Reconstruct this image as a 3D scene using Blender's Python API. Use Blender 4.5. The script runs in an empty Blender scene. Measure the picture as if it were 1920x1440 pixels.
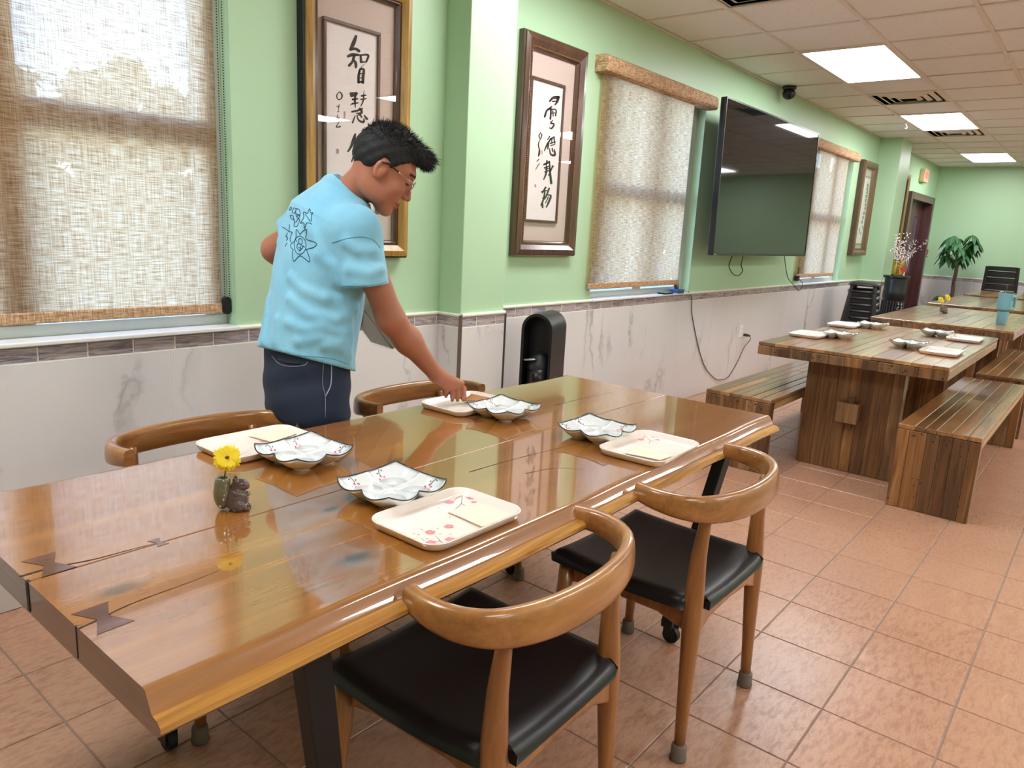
import bpy, bmesh, math, random
import numpy as np
from math import sin, cos, pi, radians, sqrt, exp, atan2
from mathutils import Vector, Matrix
from mathutils.bvhtree import BVHTree

random.seed(7)
rng = np.random.default_rng(7)
scene = bpy.context.scene
C = scene.collection

# ---------------------------------------------------------------- camera
FPX = 1379.94
YAW, PITCH, ROLL = 0.89166, -0.20974, 0.05233
CAM = np.array([0.0, -2.70478, 1.34949])
_f = np.array([sin(YAW)*cos(PITCH), cos(YAW)*cos(PITCH), sin(PITCH)])
_r = np.array([cos(YAW), -sin(YAW), 0.0]); _u = np.cross(_r, _f)
CR = _r*cos(ROLL) + _u*sin(ROLL); CU = -_r*sin(ROLL) + _u*cos(ROLL); CF = _f
cam_d = bpy.data.cameras.new('camera'); cam = bpy.data.objects.new('camera', cam_d); C.objects.link(cam)
cam_d.sensor_width = 36.0; cam_d.lens = 36.0*FPX/1920.0; cam_d.clip_start = 0.02; cam_d.clip_end = 400
cam.matrix_world = Matrix(((CR[0], CU[0], -CF[0], CAM[0]), (CR[1], CU[1], -CF[1], CAM[1]), (CR[2], CU[2], -CF[2], CAM[2]), (0, 0, 0, 1)))
scene.camera = cam
def at(px, py, **k):
    """the point of a photograph pixel (1920x1440) that lies on the plane x=, y= or z="""
    d = CF + CR*(px-960)/FPX + CU*(720-py)/FPX
    (n, v), = k.items(); i = 'xyz'.index(n)
    return CAM + d*((v-CAM[i])/d[i])
def proj(P):
    d = np.asarray(P, float)-CAM; w = d@CF
    return (960+FPX*(d@CR)/w, 720-FPX*(d@CU)/w, w)

# ---------------------------------------------------------------- view, sky
scene.view_settings.view_transform = 'Standard'; scene.view_settings.look = 'None'
scene.view_settings.exposure = 0.40; scene.view_settings.gamma = 1.0; scene.view_settings.use_curve_mapping = False
LAMP = 16.0        # radiance of the ceiling panels
SKY = 1.4
w = bpy.data.worlds.new('sky'); scene.world = w; w.use_nodes = True
_n = w.node_tree.nodes; _bg = _n['Background']
_sky = _n.new('ShaderNodeTexSky'); _sky.sky_type = 'NISHITA'; _sky.sun_disc = False
_sky.sun_elevation = radians(55); _sky.sun_rotation = radians(200); _sky.air_density = 1.0; _sky.dust_density = 0.4; _sky.ozone_density = 4.0
w.node_tree.links.new(_sky.outputs[0], _bg.inputs[0]); _bg.inputs[1].default_value = SKY
try:
    scene.cycles.max_bounces = 10; scene.cycles.diffuse_bounces = 5; scene.cycles.glossy_bounces = 4
    scene.cycles.transparent_max_bounces = 16; scene.cycles.transmission_bounces = 6
    scene.cycles.use_denoising = True; scene.cycles.sample_clamp_indirect = 6.0
    scene.cycles.caustics_reflective = False; scene.cycles.caustics_refractive = False
except Exception: pass

# ---------------------------------------------------------------- room constants (metres)
H = 2.708                     # ceiling
XF = 14.57                    # far wall
XB, YR = -3.6, -7.6           # wall behind the viewer, wall across the room
CAPZ = 0.905                  # top of the tiled wainscot
TA, TC0 = 0.6145, 5.133       # ceiling tile pitch along x, a tee line
TB, TB1 = 0.612, 0.585
FT, FX, FY = 0.30044, 3.02354, -1.93620   # floor tile pitch and a grid corner

# ---------------------------------------------------------------- helpers
def lin(c):
    if isinstance(c, str): c = tuple(int(c[i:i+2], 16) for i in (1, 3, 5))
    return tuple(((v/255)/12.92 if v/255 <= .04045 else ((v/255+.055)/1.055)**2.4) for v in c) + (1.0,)
class Mat:
    def __init__(s, name):
        s.m = bpy.data.materials.new(name); s.m.use_nodes = True
        s.t = s.m.node_tree; s.n = s.t.nodes; s.b = s.n['Principled BSDF']; s.out = s.n['Material Output']
    def nd(s, typ, props=None, **ins):
        n = s.n.new('ShaderNode'+typ)
        for k, v in (props or {}).items(): setattr(n, k, v)
        for k, v in ins.items():
            key = int(k[1:]) if k[0] == 'i' and k[1:].isdigit() else k.replace('_', ' ')
            s.set(n.inputs[key], v)
        return n
    def set(s, sock, v):
        if isinstance(v, bpy.types.NodeSocket): s.t.links.new(v, sock)
        elif isinstance(v, bpy.types.Node): s.t.links.new(v.outputs[0], sock)
        else: sock.default_value = v
    def p(s, **kw):
        for k, v in kw.items(): s.set(s.b.inputs[k.replace('_', ' ')], v)
        return s
    def ramp(s, fac, stops, interp='LINEAR'):
        n = s.n.new('ShaderNodeValToRGB'); s.set(n.inputs[0], fac); e = n.color_ramp.elements
        n.color_ramp.interpolation = interp
        while len(e) < len(stops): e.new(0.5)
        for el, (pos, col) in zip(e, stops): el.position = pos; el.color = lin(col) if isinstance(col, (str, tuple)) and (isinstance(col, str) or len(col) == 3) else (col, col, col, 1)
        return n.outputs[0]
    def mix(s, fac, a, b, mode='MIX'):
        n = s.n.new('ShaderNodeMix'); n.data_type = 'RGBA'; n.blend_type = mode
        s.set(n.inputs[0], fac)
        for i, v in ((6, a), (7, b)): s.set(n.inputs[i], lin(v) if isinstance(v, str) else v)
        return n.outputs[2]
    def math(s, op, a, b=0.0):
        n = s.n.new('ShaderNodeMath'); n.operation = op; s.set(n.inputs[0], a); s.set(n.inputs[1], b); return n.outputs[0]
    def coords(s, which='Object', scale=(1, 1, 1), rot=(0, 0, 0), loc=(0, 0, 0), rand=0.0):
        tc = s.nd('TexCoord').outputs[which]
        if rand:
            oi = s.nd('ObjectInfo'); k = s.math('MULTIPLY', oi.outputs['Random'], rand)
            cx = s.nd('CombineXYZ', X=k, Y=s.math('MULTIPLY', k, 1.7), Z=s.math('MULTIPLY', k, .6))
            tc = s.nd('VectorMath', {'operation': 'ADD'}, i0=tc, i1=cx.outputs[0]).outputs[0]
        return s.nd('Mapping', Vector=tc, Scale=scale, Rotation=rot, Location=loc).outputs[0]
    def noise(s, vec, scale=5, detail=3, rough=.5, dist=0.0):
        return s.nd('TexNoise', Vector=vec, Scale=scale, Detail=detail, Roughness=rough, Distortion=dist).outputs[0]
    def bump(s, h, strength=.2, dist=.01):
        n = s.nd('Bump', Height=h, Strength=strength, Distance=dist); s.set(s.b.inputs['Normal'], n.outputs[0]); return s
def plain(name, col, rough=.5, metal=0.0, coat=0.0, var=.06, scale=30, bump=0.0, **kw):
    m = Mat(name); v = m.coords()
    n = m.noise(v, scale, 3)
    c = lin(col)
    lo = tuple(x*(1-var) for x in c[:3])+(1,); hi = tuple(min(1, x*(1+var)) for x in c[:3])+(1,)
    m.p(Base_Color=m.mix(n, lo, hi), Roughness=rough, Metallic=metal, Coat_Weight=coat, **kw)
    if bump: m.bump(n, bump, .002)
    return m.m

class MB:
    def __init__(s): s.v = []; s.f = []; s.mi = []
    def add(s, vs, fs, mi=0):
        o = len(s.v); s.v += [tuple(map(float, p)) for p in vs]; s.f += [tuple(i+o for i in f) for f in fs]; s.mi += [mi]*len(fs); return s
    def box(s, x0, x1, y0, y1, z0, z1, mi=0, M=None):
        vs = [Vector((x, y, z)) for z in (z0, z1) for y in (y0, y1) for x in (x0, x1)]
        if M is not None: vs = [M @ p for p in vs]
        return s.add(vs, [(0, 2, 3, 1), (4, 5, 7, 6), (0, 1, 5, 4), (2, 6, 7, 3), (0, 4, 6, 2), (1, 3, 7, 5)], mi)
    def loft(s, rings, closed=True, cap0=True, cap1=True, mi=0):
        n = len(rings[0]); vs = [p for r in rings for p in r]; fs = []
        for i in range(len(rings)-1):
            for j in range(n if closed else n-1):
                a = i*n+j; b = i*n+(j+1) % n; fs.append((a, b, b+n, a+n))
        if cap0: fs.append(tuple(range(n))[::-1])
        if cap1: fs.append(tuple((len(rings)-1)*n+j for j in range(n)))
        return s.add(vs, fs, mi)
    def tube(s, pts, r, n=8, caps=True, mi=0, closed=False):
        P = [Vector(p) for p in pts]; m = len(P)
        R = r if isinstance(r, (list, tuple)) else [r]*m
        T = []
        for i in range(m):
            a = P[(i-1) % m] if closed or i > 0 else P[i]; b = P[(i+1) % m] if closed or i < m-1 else P[i]
            t = (b-a); T.append(t.normalized() if t.length > 1e-9 else Vector((0, 0, 1)))
        up = Vector((0, 0, 1)) if abs(T[0].z) < .9 else Vector((1, 0, 0))
        N = (up - T[0]*up.dot(T[0])).normalized(); rings = []
        for i in range(m):
            N = (N - T[i]*N.dot(T[i]))
            N = N.normalized() if N.length > 1e-6 else T[i].orthogonal().normalized()
            B = T[i].cross(N)
            ra, rb = R[i] if isinstance(R[i], (list, tuple)) else (R[i], R[i])
            rings.append([P[i]+N*(ra*cos(2*pi*j/n))+B*(rb*sin(2*pi*j/n)) for j in range(n)])
        if closed: rings.append(rings[0]); return s.loft(rings, True, False, False, mi)
        return s.loft(rings, True, caps, caps, mi)
    def lathe(s, prof, n=20, c=(0, 0, 0), M=None, mi=0, cap0=True, cap1=True):
        rings = []
        for r, z in prof:
            ring = [Vector((c[0]+r*cos(2*pi*j/n), c[1]+r*sin(2*pi*j/n), c[2]+z)) for j in range(n)]
            rings.append([M @ p for p in ring] if M is not None else ring)
        return s.loft(rings, True, cap0, cap1, mi)
    def prism(s, poly, z0, z1, M=None, mi=0):
        r = [[Vector((x, y, z)) for x, y in poly] for z in (z0, z1)]
        if M is not None: r = [[M @ p for p in q] for q in r]
        return s.loft(r, True, True, True, mi)
    def ball(s, c, r, n=14, m=9, M=None, mi=0):
        r = (r, r, r) if not isinstance(r, (tuple, list)) else r
        rings = []
        for i in range(1, m):
            a = pi*i/m; ring = [Vector((r[0]*sin(a)*cos(2*pi*j/n), r[1]*sin(a)*sin(2*pi*j/n), -r[2]*cos(a))) for j in range(n)]
            rings.append([(M @ p if M is not None else p)+Vector(c) for p in ring])
        b = Vector((0, 0, -r[2])); t = Vector((0, 0, r[2]))
        if M is not None: b = M @ b; t = M @ t
        o = len(s.v); s.loft(rings, True, False, False, mi)
        s.v += [tuple(b+Vector(c)), tuple(t+Vector(c))]; ib = len(s.v)-2; it = ib+1
        for j in range(n):
            s.f.append((o+(j+1) % n, o+j, ib)); s.mi.append(mi)
            q = o+(m-2)*n; s.f.append((q+j, q+(j+1) % n, it)); s.mi.append(mi)
        return s
    def mesh(s, name, smooth=False):
        me = bpy.data.meshes.new(name); me.from_pydata(s.v, [], s.f)
        if any(s.mi): me.polygons.foreach_set('material_index', s.mi)
        if smooth: me.polygons.foreach_set('use_smooth', [True]*len(s.f))
        me.update(); return me
    def build(s, name, mats, parent=None, smooth=False, bevel=0.0, segs=2, loc=None, subd=0, auto=None):
        me = s.mesh(name, smooth)
        o = bpy.data.objects.new(name, me); C.objects.link(o)
        for m in (mats if isinstance(mats, (list, tuple)) else [mats]): me.materials.append(m)
        if parent is not None: o.parent = parent
        if loc is not None: o.location = loc
        if auto is not None:
            me.polygons.foreach_set('use_smooth', [True]*len(s.f))
            try: me.set_sharp_from_angle(angle=radians(auto))
            except Exception: pass
        if bevel: b = o.modifiers.new('bevel', 'BEVEL'); b.width = bevel; b.segments = segs; b.limit_method = 'ANGLE'
        if subd: q = o.modifiers.new('subd', 'SUBSURF'); q.levels = subd; q.render_levels = subd
        return o
def tag(o, label=None, cat=None, group=None, kind=None):
    if label: o['label'] = label
    if cat: o['category'] = cat
    if group: o['group'] = group
    if kind: o['kind'] = kind
    return o
def thing(name, label, cat, loc=(0, 0, 0), rz=0.0, group=None):
    o = bpy.data.objects.new(name, None); C.objects.link(o); o.empty_display_size = .05
    o.location = loc; o.rotation_euler = (0, 0, rz); return tag(o, label, cat, group)
def struct(o, label=None, cat=None): o['kind'] = 'structure'; return tag(o, label, cat)
def copy_tree(o, parent=None):
    c = o.copy(); C.objects.link(c); c.parent = parent
    for ch in list(o.children): copy_tree(ch, c)
    return c
def inst(me, name, parent, loc, rot=(0, 0, 0), scale=(1, 1, 1), mods=None):
    o = bpy.data.objects.new(name, me); C.objects.link(o); o.parent = parent
    o.location = loc; o.rotation_euler = rot; o.scale = scale
    return o
def spline(pts, n=6):
    P = [np.array(p, float) for p in pts]; P = [2*P[0]-P[1]]+P+[2*P[-1]-P[-2]]; out = []
    for i in range(1, len(P)-2):
        for k in range(n):
            t = k/n; a, b, c, d = P[i-1:i+3]
            out.append(.5*((2*b)+(-a+c)*t+(2*a-5*b+4*c-d)*t*t+(-a+3*b-3*c+d)*t**3))
    out.append(P[-2]); return out
def rrect(w, h, r, n=4):
    out = []
    for cx, cy, a0 in ((w/2-r, h/2-r, 0), (-w/2+r, h/2-r, 90), (-w/2+r, -h/2+r, 180), (w/2-r, -h/2+r, 270)):
        for k in range(n+1):
            a = radians(a0+90*k/n); out.append((cx+r*cos(a), cy+r*sin(a)))
    return out
def brush(mb, pts, ws, mapf, n=5, mi=0):
    """a brush stroke: a flat ribbon of changing width with rounded ends, laid out on a flat sheet by mapf"""
    if not isinstance(ws, (list, tuple)): ws = [ws*.8, ws*1.1, ws*.55] if len(pts) > 2 else [ws*1.05, ws*.75]
    if len(ws) != len(pts): ws = list(np.interp(np.linspace(0, 1, len(pts)), np.linspace(0, 1, len(ws)), ws))
    Q = spline([(p[0], p[1], w_) for p, w_ in zip(pts, ws)], n)
    m = len(Q); L = []; R_ = []
    for i in range(m):
        t = Q[min(i+1, m-1)][:2]-Q[max(i-1, 0)][:2]; t = t/(np.linalg.norm(t)+1e-9); nn = np.array([-t[1], t[0]])*Q[i][2]/2
        L.append(Q[i][:2]+nn); R_.append(Q[i][:2]-nn)
    e0 = []; e1 = []
    for which, q, t, store in ((0, Q[0], Q[0][:2]-Q[1][:2], e0), (1, Q[-1], Q[-1][:2]-Q[-2][:2], e1)):
        a0 = atan2(t[1], t[0])
        for k in (-60, -30, 0, 30, 60): store.append(q[:2]+q[2]/2*np.array([cos(a0+radians(k)), sin(a0+radians(k))]))
    vs = [mapf(*p) for p in L]+[mapf(*p) for p in R_]
    fs = [(i, i+1, m+i+1, m+i) for i in range(m-1)]
    mb.add(vs, fs, mi)
    mb.add([mapf(*L[0])]+[mapf(*p) for p in e0]+[mapf(*R_[0])], [tuple(range(7))], mi)
    mb.add([mapf(*L[-1])]+[mapf(*p) for p in e1[::-1]]+[mapf(*R_[-1])], [tuple(range(7))], mi)
# ---------------------------------------------------------------- materials
def m_wall():
    m = Mat('green_paint'); v = m.coords('Object')
    n = m.noise(v, 2.0, 4, .6); f = m.noise(v, 180, 2)
    m.p(Base_Color=m.mix(n, lin((174, 207, 170)), lin((179, 211, 175))), Roughness=.42, Specular_IOR_Level=.4)
    return m.bump(f, .06, .002).m
GREEN = m_wall()
def m_marble():
    m = Mat('marble_tile'); v = m.coords('Object', rand=40.0)
    d = m.noise(v, 2.2, 5, .6)
    vm = m.nd('Mapping', Vector=v, Rotation=(0, radians(38), 0), Scale=(2.6, 1, .55)).outputs[0]
    dv = m.nd('VectorMath', {'operation': 'ADD'}, i0=vm, i1=m.nd('VectorMath', {'operation': 'SCALE'}, i0=m.nd('TexNoise', Vector=v, Scale=5.0, Detail=5.0, Roughness=.65).outputs[1], Scale=.34).outputs[0]).outputs[0]
    r = m.noise(dv, 1.5, 2.0, .45)
    ridge = m.math('ABSOLUTE', m.math('SUBTRACT', r, .5))
    vein = m.ramp(ridge, [(0, 1.0), (.008, .55), (.028, 0.0)])
    halo = m.ramp(ridge, [(0, 1.0), (.06, 0.0)])
    mask = m.ramp(m.noise(v, 1.4, 2), [(.48, 0.0), (.66, 1.0)])
    base = m.mix(d, '#e0dddc', '#d6d2d1')
    c1 = m.mix(m.math('MULTIPLY', m.math('MULTIPLY', halo, mask), .22), base, '#b4adab')
    c2 = m.mix(m.math('MULTIPLY', m.math('MULTIPLY', vein, mask), .62), c1, '#7d7878')
    m.p(Base_Color=c2, Roughness=.16, Coat_Weight=.2, Coat_Roughness=.08)
    return m.m
MARBLE = m_marble()
def m_accent():
    m = Mat('accent_glass_tile'); v = m.coords('Object', rand=60.0); oi = m.nd('ObjectInfo').outputs['Random']
    a = m.noise(m.nd('Mapping', Vector=v, Scale=(6, 1, 60)).outputs[0], 1.6, 5, .6, 1.2)
    col = m.ramp(oi, [(0, '#8f8488'), (.2, '#a3979b'), (.4, '#85869c'), (.6, '#ada3a5'), (.8, '#8b7f88'), (1, '#9a9aa6')], 'CONSTANT')
    dark = m.mix(m.ramp(a, [(.38, 0.0), (.6, 1.0)]), col, '#c4b8b6')
    dk2 = m.mix(m.ramp(m.noise(m.nd('Mapping', Vector=v, Scale=(5, 1, 70)).outputs[0], 1.1, 4, .6, 1.0), [(.55, 0.0), (.66, .75)]), dark, '#585a74')
    m.p(Base_Color=dk2, Roughness=.12, Coat_Weight=.5)
    return m.m
ACCENT = m_accent()
def m_floor():
    m = Mat('terracotta_tile'); v = m.coords('Object', rand=30.0); oi = m.nd('ObjectInfo').outputs['Random']
    st = m.nd('Mapping', Vector=v, Scale=(22, 70, 22), Rotation=(0, 0, .9)).outputs[0]
    n1 = m.noise(st, 1.0, 7, .72, .3); n2 = m.noise(v, 4, 3)
    c = m.ramp(n1, [(.30, '#8a5c48'), (.45, '#a77a62'), (.57, '#bb9277'), (.70, '#d0ae92')])
    c = m.mix(m.math('MULTIPLY', n2, .45), c, '#b2846a')
    c = m.mix(m.math('MULTIPLY', oi, .35), c, '#b78f74')
    m.p(Base_Color=c, Roughness=m.ramp(n1, [(.2, .34), (.8, .24)]), Specular_IOR_Level=.5)
    return m.bump(n1, .12, .003).m
FLOOR = m_floor()
GROUT = plain('grout', '#8b7a70', .85, scale=80)
def m_ceiling():
    m = Mat('mineral_tile'); v = m.coords('Object'); a = m.noise(v, 90, 4, .7); b = m.noise(v, 300, 2)
    m.p(Base_Color=m.mix(m.ramp(a, [(.35, 0.0), (.7, 1.0)]), '#dfe1e6', '#eceef2'), Roughness=.95)
    return m.bump(m.math('ADD', a, b), .25, .003).m
CEIL = m_ceiling()
TBAR = plain('tee_bar_white', '#ddd6d0', .5)
def m_emit():
    m = Mat('lit_diffuser'); v = m.coords('Object'); n = m.noise(v, 200, 1)
    e = m.nd('Emission', Color=(.98, .99, 1.0, 1), Strength=LAMP); m.set(m.out.inputs[0], e.outputs[0]); return m.m
LIT = m_emit()
WHITE = plain('white_plastic', '#e8e6e2', .35)
CAPM = plain('cream_cap_tile', '#eceadc', .2, coat=.3)
SILL = plain('white_sill_stone', '#e6e6e4', .25, coat=.2, scale=8)
ALU = plain('window_aluminium', '#cfd4d2', .35, metal=.3)
TRIMB = plain('bronze_edge_trim', '#7c6f68', .35, metal=.7)
BLACK = plain('black_plastic', '#141416', .35, scale=200)
BLACKM = plain('black_matte', '#0e0e10', .6)
METAL = plain('brushed_metal', '#b8b8b6', .3, metal=1.0)
def m_glass(name, tint=(1, 1, 1, 1), base=.02, rough=0.0):
    m = Mat(name); fr = m.nd('LayerWeight', Blend=.5).outputs['Facing']; k = m.math('ADD', m.math('MULTIPLY', m.math('POWER', fr, 5.0), .9), base+.02)
    n = m.nd('TexNoise', Scale=3.0)
    t = m.nd('BsdfTransparent', Color=tint); g = m.nd('BsdfGlossy', Color=(1, 1, 1, 1), Roughness=rough)
    x = m.nd('MixShader', i0=k, i1=t.outputs[0], i2=g.outputs[0]); m.set(m.out.inputs[0], x.outputs[0]); return m.m
GLASS = m_glass('clear_glass'); PLASTIC_CLEAR = m_glass('clear_plastic', (.95, .97, .97, 1), .0, .05)
def m_blind():
    m = Mat('woven_blind_fabric'); v = m.coords('Object')
    a = m.noise(m.nd('Mapping', Vector=v, Scale=(16, 1, 300)).outputs[0], 1.0, 2, .6)
    b = m.noise(m.nd('Mapping', Vector=v, Scale=(300, 1, 10)).outputs[0], 1.0, 2, .6)
    wv = m.math('ADD', m.math('MULTIPLY', a, .6), m.math('MULTIPLY', b, .4))
    col = m.ramp(wv, [(.36, '#94714f'), (.46, '#c29e78'), (.54, '#d8ba96'), (.64, '#ecd9be')])
    d = m.nd('BsdfDiffuse', Color=m.mix(.35, col, '#8a6a4a')); t = m.nd('BsdfTranslucent', Color=col)
    x = m.nd('MixShader', i0=.74, i1=d.outputs[0], i2=t.outputs[0])
    hole = m.ramp(wv, [(.40, .015), (.60, .085)])
    y = m.nd('MixShader', i0=hole, i1=x.outputs[0], i2=m.nd('BsdfTransparent').outputs[0]); m.set(m.out.inputs[0], y.outputs[0]); return m.m
BLIND = m_blind()
def m_blind_solid():
    m = Mat('woven_blind_rail'); v = m.coords('Object')
    a = m.noise(m.nd('Mapping', Vector=v, Scale=(26, 26, 330)).outputs[0], 1.0, 2, .6)
    b = m.noise(m.nd('Mapping', Vector=v, Scale=(330, 26, 26)).outputs[0], 1.0, 2, .6)
    wv = m.math('ADD', m.math('MULTIPLY', a, .5), m.math('MULTIPLY', b, .5))
    m.p(Base_Color=m.ramp(wv, [(.38, '#8a6647'), (.5, '#b58d68'), (.62, '#dcbf98')]), Roughness=.8); return m.m
BLINDS = m_blind_solid()
def m_wood(name, stops, axis='X', s1=1.0, rough=.4, coat=0.0, coat_r=.05, rand=20.0, tone=None, knots=None, bump=.05, spec=.5, fine=.28, cior=1.5, dist=1.6):
    """grain running along one axis of the object's own space"""
    m = Mat(name); v = m.coords('Object', rand=rand)
    g = {'X': (.35, 5, 5), 'Y': (5, .35, 5), 'Z': (5, 5, .35)}[axis]
    g2 = {'X': (2, 60, 60), 'Y': (60, 2, 60), 'Z': (60, 60, 2)}[axis]
    a = m.noise(m.nd('Mapping', Vector=v, Scale=tuple(q*s1 for q in g)).outputs[0], 2.2, 6, .62, dist)
    f = m.noise(m.nd('Mapping', Vector=v, Scale=tuple(q*s1 for q in g2)).outputs[0], 1.0, 4, .6, .3)
    k = m.math('ADD', m.math('MULTIPLY', a, 1-fine), m.math('MULTIPLY', f, fine))
    c = m.ramp(k, stops)
    if tone:
        oi = m.nd('ObjectInfo').outputs['Random']
        c = m.mix(.8, c, m.mix(1.0, c, m.ramp(oi, tone, 'LINEAR'), 'MULTIPLY'))
    for kx, ky, kr in (knots or ()):
        q = m.nd('VectorMath', {'operation': 'MULTIPLY'}, i0=m.nd('VectorMath', {'operation': 'SUBTRACT'}, i0=v, i1=(kx, ky, 0)).outputs[0], i1=(.55/kr, 1/kr, 0)).outputs[0]
        ln = m.nd('VectorMath', {'operation': 'LENGTH'}, i0=q).outputs['Value']
        kn = m.ramp(m.math('ADD', m.math('MULTIPLY', ln, .5), m.math('MULTIPLY', m.math('SUBTRACT', f, .5), .4)), [(0, 1.0), (.3, .8), (.42, .35), (.75, 0.0)])
        c = m.mix(m.math('MULTIPLY', kn, .85), c, '#2f1a0c')
    if False:
        vo = m.nd('TexVoronoi', Vector=m.nd('Mapping', Vector=v, Scale=(1.2, 1.9, 1.0)).outputs[0], Scale=1.6)
        kn = m.ramp(m.math('ADD', vo.outputs['Distance'], m.math('MULTIPLY', m.math('SUBTRACT', f, .5), .06)), [(0, 1.0), (.05, .75), (.16, 0.0)])
        c = m.mix(m.math('MULTIPLY', kn, .75), c, '#3b2110')
    m.p(Base_Color=c, Roughness=rough, Coat_Weight=coat, Coat_Roughness=coat_r, Coat_IOR=cior, Specular_IOR_Level=spec)
    if bump: m.bump(f, bump, .002)
    return m.m
KNOTS = [tuple(at(*p, z=.74)[:2]-np.array([1.468, -1.38]))+(r_,) for p, r_ in (((668, 1046), .022), ((752, 862), .016), ((1110, 775), .012), ((225, 1105), .02), ((620, 955), .012))]
OAK = m_wood('varnished_oak_slab', [(.24, '#774720'), (.42, '#8f5922'), (.54, '#9d6429'), (.70, '#ae7634')], 'X', 1.5, .25, 1.0, .045, rand=0, bump=.02, fine=.2, cior=2.45, knots=KNOTS, dist=.5)
OAKE = m_wood('pale_live_edge', [(.26, '#80521d'), (.44, '#a9752f'), (.58, '#c08d3f'), (.72, '#d3a658')], 'X', 2.4, .22, 1.0, .03, rand=0, bump=.12, cior=1.8)
OAKEND = m_wood('dark_end_grain', [(.26, '#3d2314'), (.5, '#5a3820'), (.7, '#74492a')], 'Y', 2.0, .3, .8, .06, rand=0)
WALNUT = m_wood('walnut_key', [(.26, '#3a2016'), (.5, '#5b3526'), (.72, '#7a4c38')], 'X', 3.0, .25, 1.0, .03)
CHAIRW = m_wood('beech_brown', [(.26, '#70421f'), (.44, '#93602f'), (.58, '#a7723c'), (.72, '#b98549')], 'X', 1.4, .3, .5, .12, bump=.02)
CHAIRL = m_wood('beech_brown_leg', [(.26, '#6b3c1e'), (.44, '#88552b'), (.58, '#9a6636'), (.72, '#ad7a44')], 'Z', 1.4, .33, .4, .15, bump=.02)
TONE = [(0, '#5c4c44'), (.16, '#d8c4aa'), (.33, '#8a6c54'), (.5, '#ffffff'), (.66, '#7a5c48'), (.82, '#f4dcb8'), (1, '#66544a')]
RST = [(.24, '#5e432a'), (.4, '#946c45'), (.55, '#b88f60'), (.72, '#d3b07f')]
RUSTX = m_wood('reclaimed_wood_lengthwise', RST, 'X', 1.3, .34, .7, .14, tone=TONE, bump=.25, cior=1.8)
RUSTZ = m_wood('reclaimed_wood_upright', [(.28, '#3a291b'), (.42, '#735438'), (.55, '#9b764f'), (.72, '#bd9a6f')], 'Z', 1.3, .45, .15, .2, tone=TONE, bump=.25)
RUSTF = m_wood('reclaimed_wood_distant', RST, 'X', 1.3, .34, .55, .16, bump=.25)
LEATHER = None
def m_leather():
    m = Mat('black_leatherette'); v = m.coords('Object'); n = m.noise(v, 260, 3)
    m.p(Base_Color=m.mix(n, '#0a0a0c', '#151517'), Roughness=.38); return m.bump(n, .1, .001).m
LEATHER = m_leather()
RUBBER = plain('grey_rubber', '#6d6157', .7)
BOWLM = plain('glazed_porcelain', '#e2e6e6', .08, coat=.6, var=.03, scale=120)
RIMM = plain('dark_rim_glaze', '#2b3038', .2)
PINKM = plain('pink_print', '#e58a93', .4); REDM = plain('red_print', '#c2485a', .3)
GREYPR = plain('grey_branch_print', '#8d8188', .4); GREENPR = plain('green_stem_print', '#3d5b53', .3)
TRAYM = plain('blush_melamine', '#f3e6dd', .22, coat=.3, var=.02)
NAPM = plain('cream_paper', '#f0e0c8', .9, var=.05, scale=90); KRAFT = plain('kraft_paper', '#a7713f', .85)
INK = plain('black_ink', '#20221f', .8); PAPER = plain('rice_paper', '#e6dcda', .85, var=.03); SEAL = plain('red_seal', '#b98c90', .8)
def m_linen(name, a, b):
    m = Mat(name); v = m.coords('Object'); n = m.noise(m.nd('Mapping', Vector=v, Scale=(40, 40, 500)).outputs[0], 1.0, 2)
    m.p(Base_Color=m.mix(n, a, b), Roughness=.9); return m.m
LINEN = m_linen('mat_linen', '#c2aca2', '#d2bfb4')
GOLDM = m_wood('antique_gold', [(.26, '#6b4a1a'), (.44, '#94702f'), (.58, '#b08b42'), (.74, '#c9a65c')], 'Z', 2.0, .35, .3, .2, bump=.1)
DARKW = m_wood('dark_walnut_moulding', [(.26, '#2b1a12'), (.44, '#452c1f'), (.6, '#5d3d2a'), (.74, '#7a5238')], 'Z', 1.2, .3, .5, .15)
MIDW = m_wood('brown_moulding', [(.26, '#4c3826'), (.5, '#6b5136'), (.74, '#8d6e4c')], 'Z', 1.2, .4, .2, .2)
DOORW = m_wood('mahogany_door', [(.26, '#3d2024'), (.5, '#52302f'), (.74, '#664041')], 'Z', 1.2, .35, .3, .2)
BEAD = plain('bead_gilt', '#8d6a3c', .4, metal=.5)
SKIN = plain('skin', '#ad6f55', .5, var=.06, scale=60, Subsurface_Weight=.12, Subsurface_Radius=(.012, .005, .003))
SKIND = plain('lip_skin', '#94503f', .45); BROW = plain('brow_hair', '#2a201c', .8)  # lips in their own redder tone; eyebrow hair
HAIRM = plain('black_hair', '#0f0f13', .7, var=.3, scale=260, bump=.6)
def m_shirt():
    m = Mat('sky_blue_cotton'); v = m.coords('Object'); a = m.noise(v, 6, 4, .6); f = m.noise(v, 420, 2)
    m.p(Base_Color=m.mix(m.ramp(a, [(.3, 0.0), (.75, 1.0)]), '#7abddd', '#92cfe9'), Roughness=.9, Sheen_Weight=.2)
    return m.bump(m.math('ADD', f, m.math('MULTIPLY', m.noise(v, 45, 5, .65), 1.2)), .35, .003).m
SHIRT = m_shirt()
def m_denim():
    m = Mat('dark_denim'); v = m.coords('Object'); a = m.noise(v, 7, 4, .6); f = m.noise(m.nd('Mapping', Vector=v, Scale=(500, 500, 120)).outputs[0], 1, 2)
    m.p(Base_Color=m.mix(m.math('ADD', m.math('MULTIPLY', a, .7), m.math('MULTIPLY', f, .3)), '#161d2c', '#2c3952'), Roughness=.9)
    return m.bump(f, .3, .002).m
DENIM = m_denim()
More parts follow.
